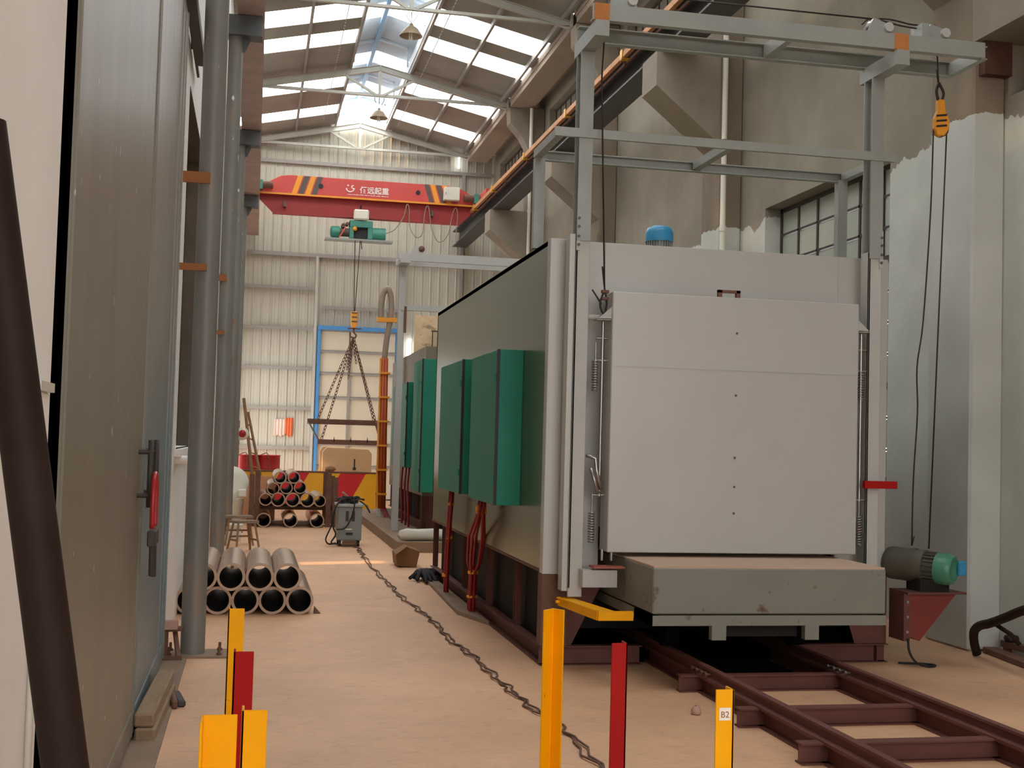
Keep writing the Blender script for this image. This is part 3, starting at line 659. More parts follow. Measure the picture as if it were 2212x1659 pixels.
MB().prism([(4.44, .44), (4.6, .44), (4.6, .14), (4.54, .14)], 'y', FY0, FY0 + .012).build('gusset', m_brown, fu)
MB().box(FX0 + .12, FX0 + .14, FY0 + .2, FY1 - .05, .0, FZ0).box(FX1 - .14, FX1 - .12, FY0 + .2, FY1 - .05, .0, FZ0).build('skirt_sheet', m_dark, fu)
# lift door
DY = 8.45
dr = MB().box(2.47, 4.37, DY, DY + .2, .842, 2.69).build('lift_door', m_front, fu, bevel=.006)
MB().box(2.49, 4.35, DY - .004, DY, 2.16, 2.164).build('sheet_seam', m_front, dr)
MB().box(3.27, 3.30, DY + .02, DY + .05, 2.69, 2.745).box(3.41, 3.44, DY + .02, DY + .05, 2.69, 2.745).box(3.27, 3.44, DY + .02, DY + .05, 2.725, 2.745).build('lifting_eye', m_rust, dr)
for z in (2.43, 1.98, 1.53, 1.32, 1.13): MB().cyl((3.41, DY - .005, z), (3.41, DY + .01, z), .009, 8).build('rivet', m_craneblk, dr)
for x0, x1, xt in ((2.47, 2.37, 2.43), (4.37, 4.47, 4.44)):
    MB().prism([(x0, 2.58), (x1, 2.49), (x0, 2.49)], 'y', DY + .02, DY + .03).box(min(x0, x1), max(x0, x1), DY + .02, DY + .14, 2.485, 2.495).build('lug', m_post, dr)
    MB().cyl((xt, DY + .1, 1.23), (xt, DY + .1, 2.48), .012, 10).build('clamp_rod', m_chrome, dr)
    for z in (2.36, 2.2, 1.24): MB().cyl((xt - .05, DY + .1, z), (xt + .05, DY + .1, z), .009, 8).build('pin', m_chrome, dr)
    for za, zb in ((1.98, 2.2), (.9, 1.12)):
        xs = xt - (.05 if xt < 3 else -.0)
        MB().tube([(xs + .022 * math.cos(t * .9), DY + .1 + .022 * math.sin(t * .9), za + (zb - za) * t / 84) for t in range(85)], .0055, 5).build('spring', m_chrome, dr)
        MB().cyl((xs, DY + .1, zb), (xs, DY + .1, zb + .13), .006, 6).build('spring_rod', m_chrome, dr)
MB().tube([(2.33, DY + .1, 1.52), (2.4, DY + .1, 1.5), (2.4, DY + .08, 1.42), (2.44, DY + .08, 1.28)], .014, 8).tube([(2.36, DY + .08, 1.43), (2.42, DY + .08, 1.25)], .012, 8).build('toggle_lever', m_chrome, dr)
MB().cyl((2.32, DY + .12, 2.51), (2.42, DY + .12, 2.51), .02, 12).build('guide_stub', m_post, dr)
MB().cyl((2.45, DY + .06, .78), (2.45, DY + .06, .86), .012, 8).cyl((2.52, DY + .06, .78), (2.52, DY + .06, .86), .012, 8).build('hold_bolt', m_chrome, dr)
# lower door stop on the left post
MB().box(2.29, 2.54, 8.42, 8.52, .60, .72).build('stop_arm', m_post, fu)
MB().box(2.36, 2.585, 8.38, 8.52, .735, .748).build('stop_plate', mat('red_oxide', (166, 92, 76), .6), fu)
MB().box(4.42, 4.68, 8.42, 8.46, 1.33, 1.385).build('red_stop_bar', m_red, fu)
MB().bar((2.17, 8.62, .48), (2.27, 7.95, .47), .012, .06).box(2.27, 2.51, 7.93, 7.96, .44, .5).bar((2.2, 8.62, .505), (2.34, 7.96, .495), .1, .008).cyl((2.14, 8.58, .48), (2.2, 8.58, .48), .012, 8).build('limit_bracket', m_yel, fu)
# side terminal boxes
def term_box(y0, y1, z0, z1, x0, par, x1=FX0, name='terminal_box'):
    b = MB().box(x0, x1, y0, y1, z0, z1).build(name, m_teal, par, bevel=.004)
    MB().box(x0 - .012, x0, y0 + .02, y1, z0 + .01, z1 - .01).build('cover', m_teal, b)
    MB().box(x0 - .014, x0 + .01, y0 - .004, y0 + .016, z0, z1).build('door_gap', m_black, b)
    for z in (z0 + (z1 - z0) * .16, z0 + (z1 - z0) * .82): MB().cyl((x0 - .016, y0 + .03, z - .03), (x0 - .016, y0 + .03, z + .03), .012, 8).build('hinge', m_teal, b)
    return b
term_box(9.585, 10.75, 1.10, 2.33, 1.88, fu); term_box(11.25, 12.58, 1.11, 2.35, 1.88, fu)
for y in (11.02, 12.86):
    MB().box(2.0, FX0, y - .008, y + .008, 1.12, 2.36).build('perforated_strip', m_post, fu)
    ho = MB()
    for k in range(26): ho.box(2.02, 2.06, y - .010, y - .008, 1.16 + k * .045, 1.185 + k * .045)
    ho.build('strip_holes', m_black, fu, kind='stuff')
# roof fan motor
MB().cyl((3.42, 10.3, FZ1), (3.42, 10.3, 3.3), .13, 20).build('fan_neck', m_dark, fu)
mb = MB()
for k in range(30):
    a = k * math.pi / 15; mb.bar((3.42 + .108 * math.cos(a), 10.3 + .108 * math.sin(a), 3.14), (3.42 + .108 * math.cos(a), 10.3 + .108 * math.sin(a), 3.4), .006, .02, (math.cos(a), math.sin(a), 0))
mb.cyl((3.42, 10.3, 3.1), (3.42, 10.3, 3.41), .1, 20).build('fan_motor', m_gantry, fu)
MB().lathe([(.122, 3.38), (.122, 3.46), (.105, 3.5), (.06, 3.52), (0, 3.52)], (3.42, 10.3, 0), n=24).build('fan_cowl', m_bluecap, fu)
# cables down the side
def bundle(pts, nr, par=None, name='cable_bundle', spread=.03, r_=.014, m=m_redcable):
    mb = MB()
    for k in range(nr):
        a = 2 * math.pi * k / nr
        mb.tube([Vector(p) + V(math.cos(a) * s_, math.sin(a) * s_ * 2.2, 0) for p, s_ in pts], r_, 7)
    return mb.build(name, m, par)
c = thing('power_cable', 'red power cable bundle hanging from the nearer teal box to the floor', 'cable', (2.15, 11.0, 0), 'red cables below the furnace boxes')
bundle([((1.97, 10.6, 1.1), .02), ((1.97, 10.68, .95), .03), ((2.0, 11.0, .75), .07), ((2.02, 11.2, .5), .06), ((2.03, 11.3, .4), .025), ((2.03, 11.35, .05), .025), ((2.05, 11.35, .012), .025)], 5, c, 'cable')
for p, q in (((1.97, 10.64, .99), (1.97, 10.68, 1.02)), ((2.03, 11.3, .38), (2.03, 11.3, .41)), ((2.03, 11.33, .16), (2.03, 11.33, .18))): MB().cyl(p, q, .05, 12).build('tape', m_craneyel, c)
c = thing('power_cable', 'thin red power cable hanging from the farther teal box to the floor', 'cable', (2.1, 12.6, 0), 'red cables below the furnace boxes')
bundle([((1.97, 12.3, 1.1), .015), ((1.97, 12.4, .8), .015), ((1.99, 12.6, .4), .015), ((2.01, 12.75, .08), .015), ((2.02, 12.78, .014), .015)], 4, c, 'cable')
for z, y in ((.95, 12.35), (.6, 12.5), (.2, 12.7)): MB().cyl((1.975 if z > .7 else 1.99, y, z), (1.975 if z > .7 else 1.99, y, z + .03), .034, 12).build('tape', m_craneyel, c)

# ---- door-lifting gantry on the furnace
g = thing('door_gantry', 'tall grey steel door-lifting gantry over the near furnace front', 'gantry', (3.4, 8.6, .5))
PL, PR_ = 2.262, 4.535
for x in (PL, PR_):
    MB().ibeam((x, 8.58, 3.05), (x, 8.58, 4.42), .1, .13, .01, (0, 1, 0)).build('post', m_gantry, g)
    p = MB().box(x - .05, x + .052, 8.53, 8.55, .52, 3.1).box(x - .05, x - .035, 8.53, 8.66, .58, 3.1).build('post', m_post, g, bevel=.003)
    MB().box(x - .05 if x < 3 else x + .03, x - .022 if x < 3 else x + .058, 8.518, 8.53, 2.98, 3.26).build('splice_plate', m_post, g)
    for z in (3.02, 3.08, 3.15, 3.21): MB().cyl((x - .036 if x < 3 else x + .044, 8.508, z), (x - .036 if x < 3 else x + .044, 8.52, z), .011, 6).build('bolt', m_craneblk, g)
    MB().box(x - .05, x + .05, 8.15, 8.72, 4.42, 4.53).build('cap_beam', m_gantry, g)
    MB().box(x - .05, x + .05, 8.155, 8.21, 4.528, 4.54).build('weld', m_rustorange, g)
    MB().box(x - .05, x + .06, 8.185, 8.192, 4.545, 4.66).build('scorched_patch', m_rustorange, g)
MB().box(PL - .09, PL - .05, 8.55, 8.66, .56, 3.1).build('post_side', m_front, g)
MB().channel((2.2, 8.22, 4.60), (5.22, 8.22, 4.60), .06, .115, flip=-1).build('top_beam', m_gantry, g)
MB().channel((2.22, 8.66, 4.585), (5.22, 8.66, 4.585), .06, .115, flip=1).build('top_beam', m_gantry, g)
MB().channel((5.22, 8.2, 4.585), (5.22, 8.69, 4.585), .05, .1).build('cross_beam', m_gantry, g)
MB().channel((3.68, 8.24, 4.585), (3.68, 8.64, 4.585), .05, .1).build('cross_beam', m_gantry, g)
MB().box(2.03, 4.68, 8.5, 8.53, 3.79, 3.855).build('middle_beam', m_gantry, g)
MB().channel((2.08, 9.26, 3.815), (4.65, 9.26, 3.815), .05, .075, flip=1).build('middle_beam', m_gantry, g)
for x in (2.07, 3.36, 4.63): MB().box(x - .03, x + .03, 8.53, 9.24, 3.79, 3.85).build('middle_joist', m_gantry, g)
for x in (2.09, 4.61): MB().box(x - .04, x + .04, 9.22, 9.29, FZ1, 3.79).build('rear_post', m_gantry, g)
def pulley(x, y, par, arc=True):
    p = MB().prism([(x - .14, 4.658), (x + .14, 4.658), (x + .14, 4.675), (x - .14, 4.675)], 'y', y - .06, y + .06).prism([(x - .1, 4.675), (x + .1, 4.675), (x + .09, 4.74), (x - .05, 4.78)], 'y', y - .05, y - .04).prism([(x - .1, 4.675), (x + .1, 4.675), (x + .09, 4.74), (x - .05, 4.78)], 'y', y + .04, y + .05).build('pulley_housing', m_gantry, par)
    MB().lathe([(0, -.03), (.05, -.03), (.035, 0), (.05, .03), (0, .03)], (x - .02, y, 4.74), (0, 1, 0), 18).build('sheave', m_chrome, p)
    MB().cyl((x + .06, y - .08, 4.715), (x + .06, y + .08, 4.715), .035, 14).build('bearing', m_post, p)
for x in (2.44, 4.40, 4.86): pulley(x, 8.3, g)
MB().box(4.72, 4.78, 8.22, 8.38, 4.66, 4.77).build('keeper_plate', m_gantry, g)
tag(MB().tube([(2.42, 8.3, 4.79), (4.36, 8.3, 4.79)], .006, 6).tube(spline([(4.36, 8.3, 4.79), (4.5, 8.3, 4.8), (4.66, 8.3, 4.78), (4.84, 8.3, 4.76), (4.9, 8.32, 4.6), (4.94, 8.36, 4.4)], 5), .006, 6).tube(spline([(4.28, 8.3, 4.74), (4.36, 8.3, 4.79), (4.6, 8.3, 4.76), (4.78, 8.3, 4.75)], 5), .006, 6)
    .tube([(2.33, 8.3, 4.74), (2.335, 8.4, 4.2), (2.42, 8.5, 2.72)], .006, 6).build('door_rope', m_wire, loc=(2.42, 8.5, 2.72)), 'dark wire rope running over the gantry pulleys and down to the furnace door', 'rope')
rc = thing('rope_clamp', 'rusty wire-rope clamp with loose rope tails at the upper left of the door', 'clamp', (2.42, 8.5, 2.6))
MB().tube([(2.42, 8.5, 2.72), (2.40, 8.5, 2.87)], .006, 6).tube([(2.40, 8.5, 2.6), (2.33, 8.5, 2.7)], .006, 6).tube(spline([(2.42, 8.5, 2.72), (2.44, 8.5, 2.6), (2.42, 8.5, 2.53), (2.39, 8.5, 2.6), (2.42, 8.5, 2.7)], 5), .007, 6).build('rope_eye', m_wire, rc)
for z in (2.68, 2.63): MB().box(2.4, 2.45, 8.48, 8.52, z, z + .02).build('clip', m_rust, rc)

# pulley block and winch on the right
pb = thing('pulley_block', 'yellow striped pulley block hanging from the right end of the gantry', 'pulley', (5.0, 8.42, 4.1))
MB().tube([(4.96, 8.42, 4.5), (4.98, 8.42, 4.38)], .008, 6).tube(spline([(4.98, 8.42, 4.4), (4.96, 8.42, 4.33), (4.99, 8.42, 4.25), (5.02, 8.42, 4.32), (4.98, 8.42, 4.4)], 5), .011, 6).build('shackle', m_wire, pb)
MB().prism([(4.965, 4.27), (5.02, 4.27), (5.03, 4.18), (5.06, 4.12), (5.06, 4.05), (5.02, 3.99), (4.96, 3.99), (4.94, 4.05), (4.94, 4.12), (4.965, 4.18)], 'y', 8.39, 8.45).build('cheek', m_craneyel, pb, bevel=.012)
for z in (4.05, 4.09, 4.13): MB().prism([(4.945, z), (5.03, z + .012), (5.03, z + .027), (4.945, z + .014)], 'y', 8.384, 8.39).build('stripe', m_black, pb)
MB().lathe([(0, -.02), (.055, -.02), (.04, 0), (.055, .02), (0, .02)], (5.0, 8.42, 4.04), (0, 1, 0), 16).build('sheave', m_rust, pb)
tag(MB().tube(spline([(4.945, 8.43, 4.04), (4.94, 8.45, 3.4), (4.92, 8.5, 2.6), (4.885, 8.52, 2.25), (4.91, 8.55, 1.9), (4.9, 8.58, 1.4), (4.905, 8.6, .9)], 5), .006, 6).tube([(5.055, 8.43, 4.04), (5.035, 8.58, .88)], .006, 6).tube([(4.905, 8.6, .9), (4.925, 8.6, .97)], .005, 6)
    .build('winch_rope', m_wire, loc=(4.9, 8.6, .9)), 'two thin wire ropes hanging from the yellow pulley block to the winch drum', 'rope')
wn = thing('rope_winch', 'electric rope winch with olive drum and green motor on a red-brown bracket', 'winch', (5.0, 8.6, .2))
MB().box(4.79, 4.84, 8.5, 8.72, .2, .55).build('mounting_plate', m_brown, wn)
for z in (.27, .38, .49): MB().cyl((4.815, 8.488, z), (4.815, 8.5, z), .012, 6).build('bolt', m_chrome, wn)
MB().prism([(4.84, .55), (5.22, .55), (4.92, .2), (4.84, .23)], 'y', 8.5, 8.512).prism([(4.84, .55), (5.22, .55), (4.92, .2), (4.84, .23)], 'y', 8.7, 8.712).add([(4.92, 8.512, .2), (4.92, 8.70, .2), (5.22, 8.70, .55), (5.22, 8.512, .55), (4.925, 8.512, .205), (4.925, 8.70, .205), (5.2, 8.70, .55), (5.2, 8.512, .55)], [(0, 1, 2, 3), (4, 7, 6, 5), (0, 4, 5, 1), (3, 2, 6, 7)]).build('bracket', m_red if False else mat('bracket_red', (120, 44, 34), .5, var=.12), wn)
MB().box(4.8, 5.28, 8.46, 8.74, .55, .565).build('bracket_top', m_brown, wn)
MB().box(4.92, 5.16, 8.5, 8.7, .565, .66).build('winch_base', m_dark, wn)
axis = V(.62, -.78, -.04).normalized(); c0 = V(4.85, 8.80, .755); c1 = c0 + axis * .27
MB().cyl(c0, c1, .125, 26).lathe([(.125, 0), (.112, -.03), (.05, -.05), (0, -.05)], c0, axis, 26).build('drum', m_winch, wn)
MB().lathe([(.13, 0), (.13, .03)], c0 + axis * .16, axis, 26).box(4.94, 4.97, 8.54, 8.56, .68, .80).build('drum_band', m_winch, wn)
mb = MB(); c2 = c1 + axis * .09
for k in range(22):
    a = 2 * math.pi * k / 22; o1 = axis.orthogonal().normalized(); o2 = axis.cross(o1); d_ = o1 * math.cos(a) + o2 * math.sin(a)
    mb.bar(c1 + d_ * .108, c2 + d_ * .108, .006, .022, d_)
mb.cyl(c1, c2, .1, 22).build('motor_fins', m_winch, wn)
MB().lathe([(.118, 0), (.118, .08), (.105, .12), (.085, .13), (.08, .11), (0, .11)], c2, axis, 26).build('motor_cowl', m_wgreen, wn)
e = c2 + axis * .05
MB().box(e.x + .1, e.x + .17, e.y - .03, e.y + .04, e.z - .05, e.z + .06).build('terminal_cap', m_bluecap, wn, bevel=.008)
tag(MB().tube(spline([(4.82, 8.49, .22), (4.84, 8.5, .12), (4.9, 8.5, .04), (5.0, 8.5, .012), (5.08, 8.55, .012), (5.0, 8.62, .012), (4.84, 8.66, .012)], 6), .009, 6).build('winch_cable', m_black, loc=(4.82, 8.49, .0)), 'black cable drooping from the winch bracket in a loop on the floor', 'cable')

# ---- bogie car
ca = thing('bogie_car', 'grey-green bogie car sticking out under the furnace door, on the rails', 'car', (3.43, 7.8, .18))
CX0, CX1, CF, CB, CT = 2.6, 4.26, 7.8, 14.0, .812
MB().box(CX0, CX1, CF, CB, .50, CT - .012).build('body', m_car, ca, bevel=.008)
MB().box(CX0 + .005, CX1 - .005, CF + .01, CB, CT - .012, CT).build('hearth', m_cartop, ca)
MB().box(CX0, CX1, CF - .005, CF + .4, .425, .492).box(CX0, CX0 + .05, CF, CB, .425, .492).box(CX1 - .05, CX1, CF, CB, .425, .492).build('skirt', m_car, ca)
for x in (3.06, 3.72): MB().box(x - .05, x + .05, CF - .006, CF + .05, .33, .425).build('bracket', m_car, ca)
MB().box(3.11, 3.67, CF + .12, CF + .18, .335, .425).box(2.75, 4.1, CF + .5, CB, .36, .43).build('underframe', m_dark, ca)  # dark colour puts the shade under the car into this part
for x in (2.95, 3.92):
    for y in (8.5, 10.0, 12.0, 13.5): MB().cyl((x - .05, y, .29), (x + .05, y, .29), .11, 18).build('wheel', m_undershade, ca)  # wheels coloured near-black for the shade they stand in

# ---- rail track
rt = thing('rail_track', 'red-brown steel rail track on cross beams in front of the furnace', 'rails', (3.43, 6.0, 0))
for x in (2.95, 3.92):
    MB().ibeam((x, 2.2, .055), (x, 8.9, .055), .09, .11, .01).build('bearer', m_brown, rt)
    MB().sweep([(-.045, 0), (.045, 0), (.045, .008), (.009, .014), (.009, .05), (.022, .055), (.022, .07), (-.022, .07), (-.022, .055), (-.009, .05), (-.009, .014), (-.045, .008)], (x, 2.2, .11), (x, 13.9, .11)).build('rail', m_brown, rt)
    for k in range(4):
        y = 7.62 + k * .085; MB().cyl((x - .045, y, .14), (x + .045, y, .14), .008, 6).cyl((x - .05, y, .14), (x - .038, y, .14), .015, 6).build('fish_bolt', m_chrome if x > 3.5 else m_rust, rt)
for y in (7.79, 6.79, 5.97, 5.05, 4.1, 3.1):
    MB().ibeam((2.785, y, .055), (4.05, y, .055), .08, .108, .009).build('cross_beam', m_brown, rt)

# ================================================================== GUARD POSTS
def angle_post(x, y, h, m, rot, label, wide=.055):
    o = MB().angle((0, 0, 0), (0, 0, h), wide, wide, .006, up=(0, 1, 0)).build('guard_post', m, None)
    o.location = (x, y, 0); o.rotation_euler = (0, 0, rot); tag(o, label, 'post', 'angle-iron guard posts in the foreground'); return o
def L(x, y, h, m, kind, label, w=.055):
    """kind: where the corner lies - which flanges face the camera"""
    mb = MB()
    t = .006
    if kind == 'corner_left_back':      # face turned to camera, second flange going away at left
        mb.box(x - w / 2, x + w / 2, y, y + t, 0, h).box(x - w / 2, x - w / 2 + t, y, y + w, 0, h)
    elif kind == 'corner_right_back':
        mb.box(x - w / 2, x + w / 2, y, y + t, 0, h).box(x + w / 2 - t, x + w / 2, y, y + w, 0, h)
    elif kind == 'open':                # inner corner towards the camera
        a = w * .80
        mb.add([(x - a * .85, y - .02, 0), (x + .01, y + w * .55, 0), (x + .01 + a * .75, y - .02, 0), (x + .01 + a * .75 - .006, y - .026, 0), (x + .01, y + w * .55 - .012, 0), (x - a * .85 + .006, y - .026, 0)] +
               [(x - a * .85, y - .02, h), (x + .01, y + w * .55, h), (x + .01 + a * .75, y - .02, h), (x + .01 + a * .75 - .006, y - .026, h), (x + .01, y + w * .55 - .012, h), (x - a * .85 + .006, y - .026, h)],
               [(i, (i + 1) % 6, 6 + (i + 1) % 6, 6 + i) for i in range(6)] + [(0, 1, 4, 5), (1, 2, 3, 4), (6, 7, 10, 11), (7, 8, 9, 10)])
    elif kind == 'open_left':
        mb.box(x - w / 2, x + w / 2, y + w - t, y + w, 0, h).box(x - w / 2, x - w / 2 + t, y, y + w, 0, h)
    o = mb.build('guard_post', m, None, bevel=.0012, loc=(x, y, 0))
    return tag(o, label, 'post', 'angle-iron guard posts in the foreground')
L(-.033, 4.41, 1.0, m_yel, 'corner_left_back', 'tall yellow angle-iron post at the rear of the left foreground cluster', .055)
L(-.002, 3.54, 1.0, m_red, 'corner_left_back', 'red angle-iron post in the left foreground cluster, between the yellow ones', .055)
L(-.048, 2.68, 1.0, m_yel, 'open_left', 'wide yellow angle-iron post at the lower left, nearest the picture edge', .076)
L(.026, 2.79, 1.0, m_yel, 'corner_left_back', 'yellow angle-iron post at the front right of the left cluster', .055)
L(1.082, 4.39, 1.0, m_yel, 'open', 'yellow angle-iron post with its open side to the camera, by the furnace corner', .055)
L(1.112, 3.64, 1.0, m_red, 'corner_right_back', 'red angle-iron post standing alone between the two right-hand yellow posts', .05)
pB = L(1.172, 2.935, 1.0, m_yel, 'corner_right_back', 'yellow angle-iron post carrying a white sticker, in front of the rails', .048)
MB().box(1.156, 1.186, 2.933, 2.935, .925, .956).build('sticker', m_label, pB)
sB = text('B2', .022, (1.1595, 2.9325, .932), pB, m_ink, 'sticker_lettering', .0004)

# ================================================================== PIPE STACKS
R0, RI = .124, .1
PIPEM = {}
def pipe_obj(x, y, z, ln, ro, ri, label, group):
    k = (round(ln, 2), ro, ri)
    if k not in PIPEM:
        n = 32; t = bpy.data.objects.new('steel_pipe', None); COL.objects.link(t); t.empty_display_size = .1
        ring = lambda yy, r: [(r * math.cos(2 * math.pi * i / n), yy, r * math.sin(2 * math.pi * i / n)) for i in range(n)]
        q = [(i, (i + 1) % n, n + (i + 1) % n, n + i) for i in range(n)]
        MB().add(ring(0, ro) + ring(ln, ro), q, True).build('outer_wall', m_pipe, t)
        MB().add(ring(0, ri) + ring(ln, ri), q, True).build('bore', m_pipein, t)
        MB().add(ring(0, ro) + ring(0, ri), q).build('cut_end', m_pipeend, t); MB().add(ring(ln, ro) + ring(ln, ri), q).build('cut_end', m_pipeend, t)
        PIPEM[k] = t; o = t
    else: o = dup(PIPEM[k], (0, 0, 0))
    o.location = (x, y, z); tag(o, label, 'pipe', group); return o
ord_ = ['leftmost', 'second from left', 'third from left', 'second from right', 'rightmost']
for i, x in enumerate((-.497, -.252, -.012, .226, .468)):
    pipe_obj(x, 11.38, R0, 1.6, R0, RI, 'thick-walled steel pipe, %s in the bottom row of the near stack' % ord_[i], 'thick pipes stacked on the near floor')
for i, x in enumerate((-.385, -.142, .108, .349)):
    z = R0 + math.sqrt(max(.0, (2 * R0) ** 2 - .122 ** 2)) + .001
    pipe_obj(x, 11.3, z, 1.6, R0, RI, 'thick-walled steel pipe, %s in the top row of the near stack' % ['leftmost', 'second from left', 'third from left', 'rightmost'][i], 'thick pipes stacked on the near floor')
tag(MB().prism([(.6, 0), (.66, 0), (.605, .06)], 'y', 11.42, 11.52).build('pipe_wedge', m_rust, loc=(.62, 11.45, 0)), 'small rusty wedge stopping the right end of the near pipe stack', 'wedge')
# far rack
rk = thing('pipe_rack', 'rusty steel rack holding pipes in front of the red and yellow barrier', 'rack', (.7, 22.6, 0))
for x in (.02, .12, 1.36, 1.48):
    for y in (22.35, 23.3): MB().ibeam((x, y, 0), (x, y, .88 if x < .1 or x > 1.4 else .95), .09, .07, .01, (0, 1, 0)).build('upright', m_rust, rk)
for y in (22.42, 23.2): MB().channel((.0, y, .325), (1.5, y, .325), .05, .06).build('cross_beam', m_rust, rk)
MB().box(.02, 1.48, 22.5, 22.56, .0, .02).build('foot_beam', m_rust, rk)
RY = 22.1
for i, x in enumerate((.24, .70, 1.16)): pipe_obj(x, RY, .126, 1.9, .126, .105, 'steel pipe, %s of the three lying under the far rack' % ['left one', 'middle one', 'right one'][i], 'pipes in the far rack')
rows = [(.26, .485, .112, 'far left'), (.475, .485, .126, 'second from left'), (.727, .485, .126, 'third from left'), (.98, .485, .126, 'second from right'), (1.2, .472, .105, 'far right, its bore showing yellow')]
for x, z, r_, w_ in rows: pipe_obj(x, RY, z, 1.9, r_, r_ * .82, 'steel pipe on the far rack beam, %s' % w_, 'pipes in the far rack')
for x, z, r_, w_ in ((.385, .675, .11, 'left'), (.61, .692, .11, 'middle'), (.85, .700, .11, 'right')): pipe_obj(x, RY, z, 1.9, r_, r_ * .84, 'steel pipe, %s one in the middle layer of the far rack' % w_, 'pipes in the far rack')
for x, z, w_ in ((.50, .868, 'left'), (.735, .874, 'right')): pipe_obj(x, RY, z, 1.9, .108, .088, 'steel pipe, %s one of the two topmost on the far rack' % w_, 'pipes in the far rack')

# ================================================================== WELDER, CORDS, STOOLS
wl = thing('welding_machine', 'grey welding machine on castors in the middle of the floor', 'welder', (1.45, 18.4, 0))
MB().box(1.27, 1.62, 18.4, 18.95, .09, .58).build('body', m_weld, wl, bevel=.01)
MB().box(1.245, 1.645, 18.38, 18.97, .58, .62).build('lid', m_gantry, wl, bevel=.006)
for x in (1.31, 1.58):
    for y in (18.46, 18.88): MB().cyl((x - .015, y, .035), (x + .015, y, .035), .035, 12).box(x - .02, x + .02, y - .02, y + .02, .06, .09).build('castor', m_black, wl)
for x in (1.38, 1.47): MB().box(x, x + .045, 18.394, 18.4, .37, .52).build('vent', m_frame, wl)
MB().box(1.39, 1.49, 18.393, 18.4, .17, .205).build('socket_opening', m_black, wl)
MB().box(1.38, 1.48, 18.394, 18.4, .245, .26).build('name_plate', m_white, wl)
MB().box(1.34, 1.54, 18.3, 18.4, .05, .09).build('terminal_shelf', m_rust, wl)
mb = MB()
rnd = random.Random(3)
for k in range(7):
    cx, cy, rr = 1.42 + rnd.uniform(-.06, .14), 18.62 + rnd.uniform(-.05, .08), rnd.uniform(.09, .16)
    mb.tube([(cx + rr * math.cos(t), cy + rr * math.sin(t), .635 + .012 * k + .01 * math.sin(3 * t + k)) for t in [j * math.pi / 10 for j in range(20)]], .012, 6, True)
mb.tube(spline([(1.36, 18.45, .7), (1.28, 18.38, .66), (1.2, 18.36, .5), (1.17, 18.36, .3), (1.1, 18.36, .12), (1.14, 18.38, .04), (1.25, 18.4, .05)], 6), .012, 6)
mb.tube(spline([(1.3, 18.45, .68), (1.22, 18.36, .55), (1.2, 18.35, .3), (1.24, 18.36, .18), (1.18, 18.36, .06), (1.28, 18.38, .04)], 6), .012, 6)
mb.tube(spline([(1.4, 18.5, .72), (1.49, 18.4, .72), (1.5, 18.375, .6), (1.47, 18.37, .45), (1.38, 18.37, .28), (1.25, 18.37, .25)], 6), .01, 6)
mb.tube(spline([(1.6, 18.6, .66), (1.68, 18.55, .6), (1.74, 18.5, .5), (1.7, 18.6, .6)], 6), .012, 6)
tag(mb.build('welding_cable', m_black, loc=(1.4, 18.6, .63)), 'coiled black welding cables piled on the welding machine and hanging off its side', 'cable')
eh = thing('electrode_holder', 'grey electrode holder lying on the coiled welding cables', 'tool', (1.4, 18.5, .72))
MB().cyl((1.33, 18.5, .79), (1.42, 18.52, .72), .018, 10, .012).cyl((1.42, 18.52, .72), (1.47, 18.53, .7), .008, 8).build('grip', m_hose, eh)
cpts = [(1.50, 18.3), (1.56, 18.0), (1.52, 17.6), (1.54, 17.2), (1.51, 16.71), (1.5, 14.74), (1.52, 13.71), (1.52, 12.6), (1.58, 11.59), (1.61, 10.72), (1.6, 9.86), (1.65, 9.22), (1.66, 8.37), (1.68, 7.78), (1.71, 7.18), (1.75, 6.77), (1.74, 6.03), (1.72, 5.2), (1.75, 4.2)]
base = spline([(x, y, .008) for x, y in cpts], 10)
mb = MB()
for ph in (0, math.pi):
    mb.tube([p + V(.022 * math.sin(i * .33 + ph) + .012 * math.sin(i * 1.7) + .012 * math.sin(i * .9 + 1), 0, .004 + .004 * math.cos(i * .33 + ph)) for i, p in enumerate(base)], .0065, 5)
tag(mb.build('extension_cord', mat('brown_cord', (104, 74, 58), .6), loc=(1.6, 10, 0)), 'twisted brown extension cord snaking along the floor from the welder to the camera', 'cord')

def stool(loc, sc, rot, label):
    t = thing('wooden_stool', label, 'stool', loc, 'rough wooden stools')
    c, s_ = math.cos(rot), math.sin(rot)
    T = lambda x, y, z: (loc[0] + c * x - s_ * y, loc[1] + s_ * x + c * y, z)
    a, b = .17 * sc, .11 * sc
    mb = MB(); mb.add([T(-a, -b, .39), T(a, -b, .39), T(a, b, .39), T(-a, b, .39), T(-a, -b, .425), T(a, -b, .425), T(a, b, .425), T(-a, b, .425)], [(0, 3, 2, 1), (4, 5, 6, 7), (0, 1, 5, 4), (1, 2, 6, 5), (2, 3, 7, 6), (3, 0, 4, 7)])
    mb.build('seat', m_seat, t)
    for sx in (-1, 1):
        for sy in (-1, 1): MB().bar(T(sx * a * .72, sy * b * .7, .39), T(sx * a * 1.02, sy * b * 1.35, 0), .03, .03, (1, 0, 0)).build('leg', m_wood, t)
        MB().bar(T(sx * a * .9, -b * 1.05, .16), T(sx * a * .9, b * 1.05, .16), .02, .025).build('stretcher', m_wood, t)
    MB().bar(T(-a * .9, b * .95, .2), T(a * .9, b * .95, .2), .02, .025).build('stretcher', m_wood, t)
stool((-.07, 17.5, 0), 1.0, .45, 'small wooden stool nearer the camera, behind the near pipe stack')
stool((-.16, 18.55, 0), 1.15, .15, 'wooden stool behind the other one, half hidden beside the second column')

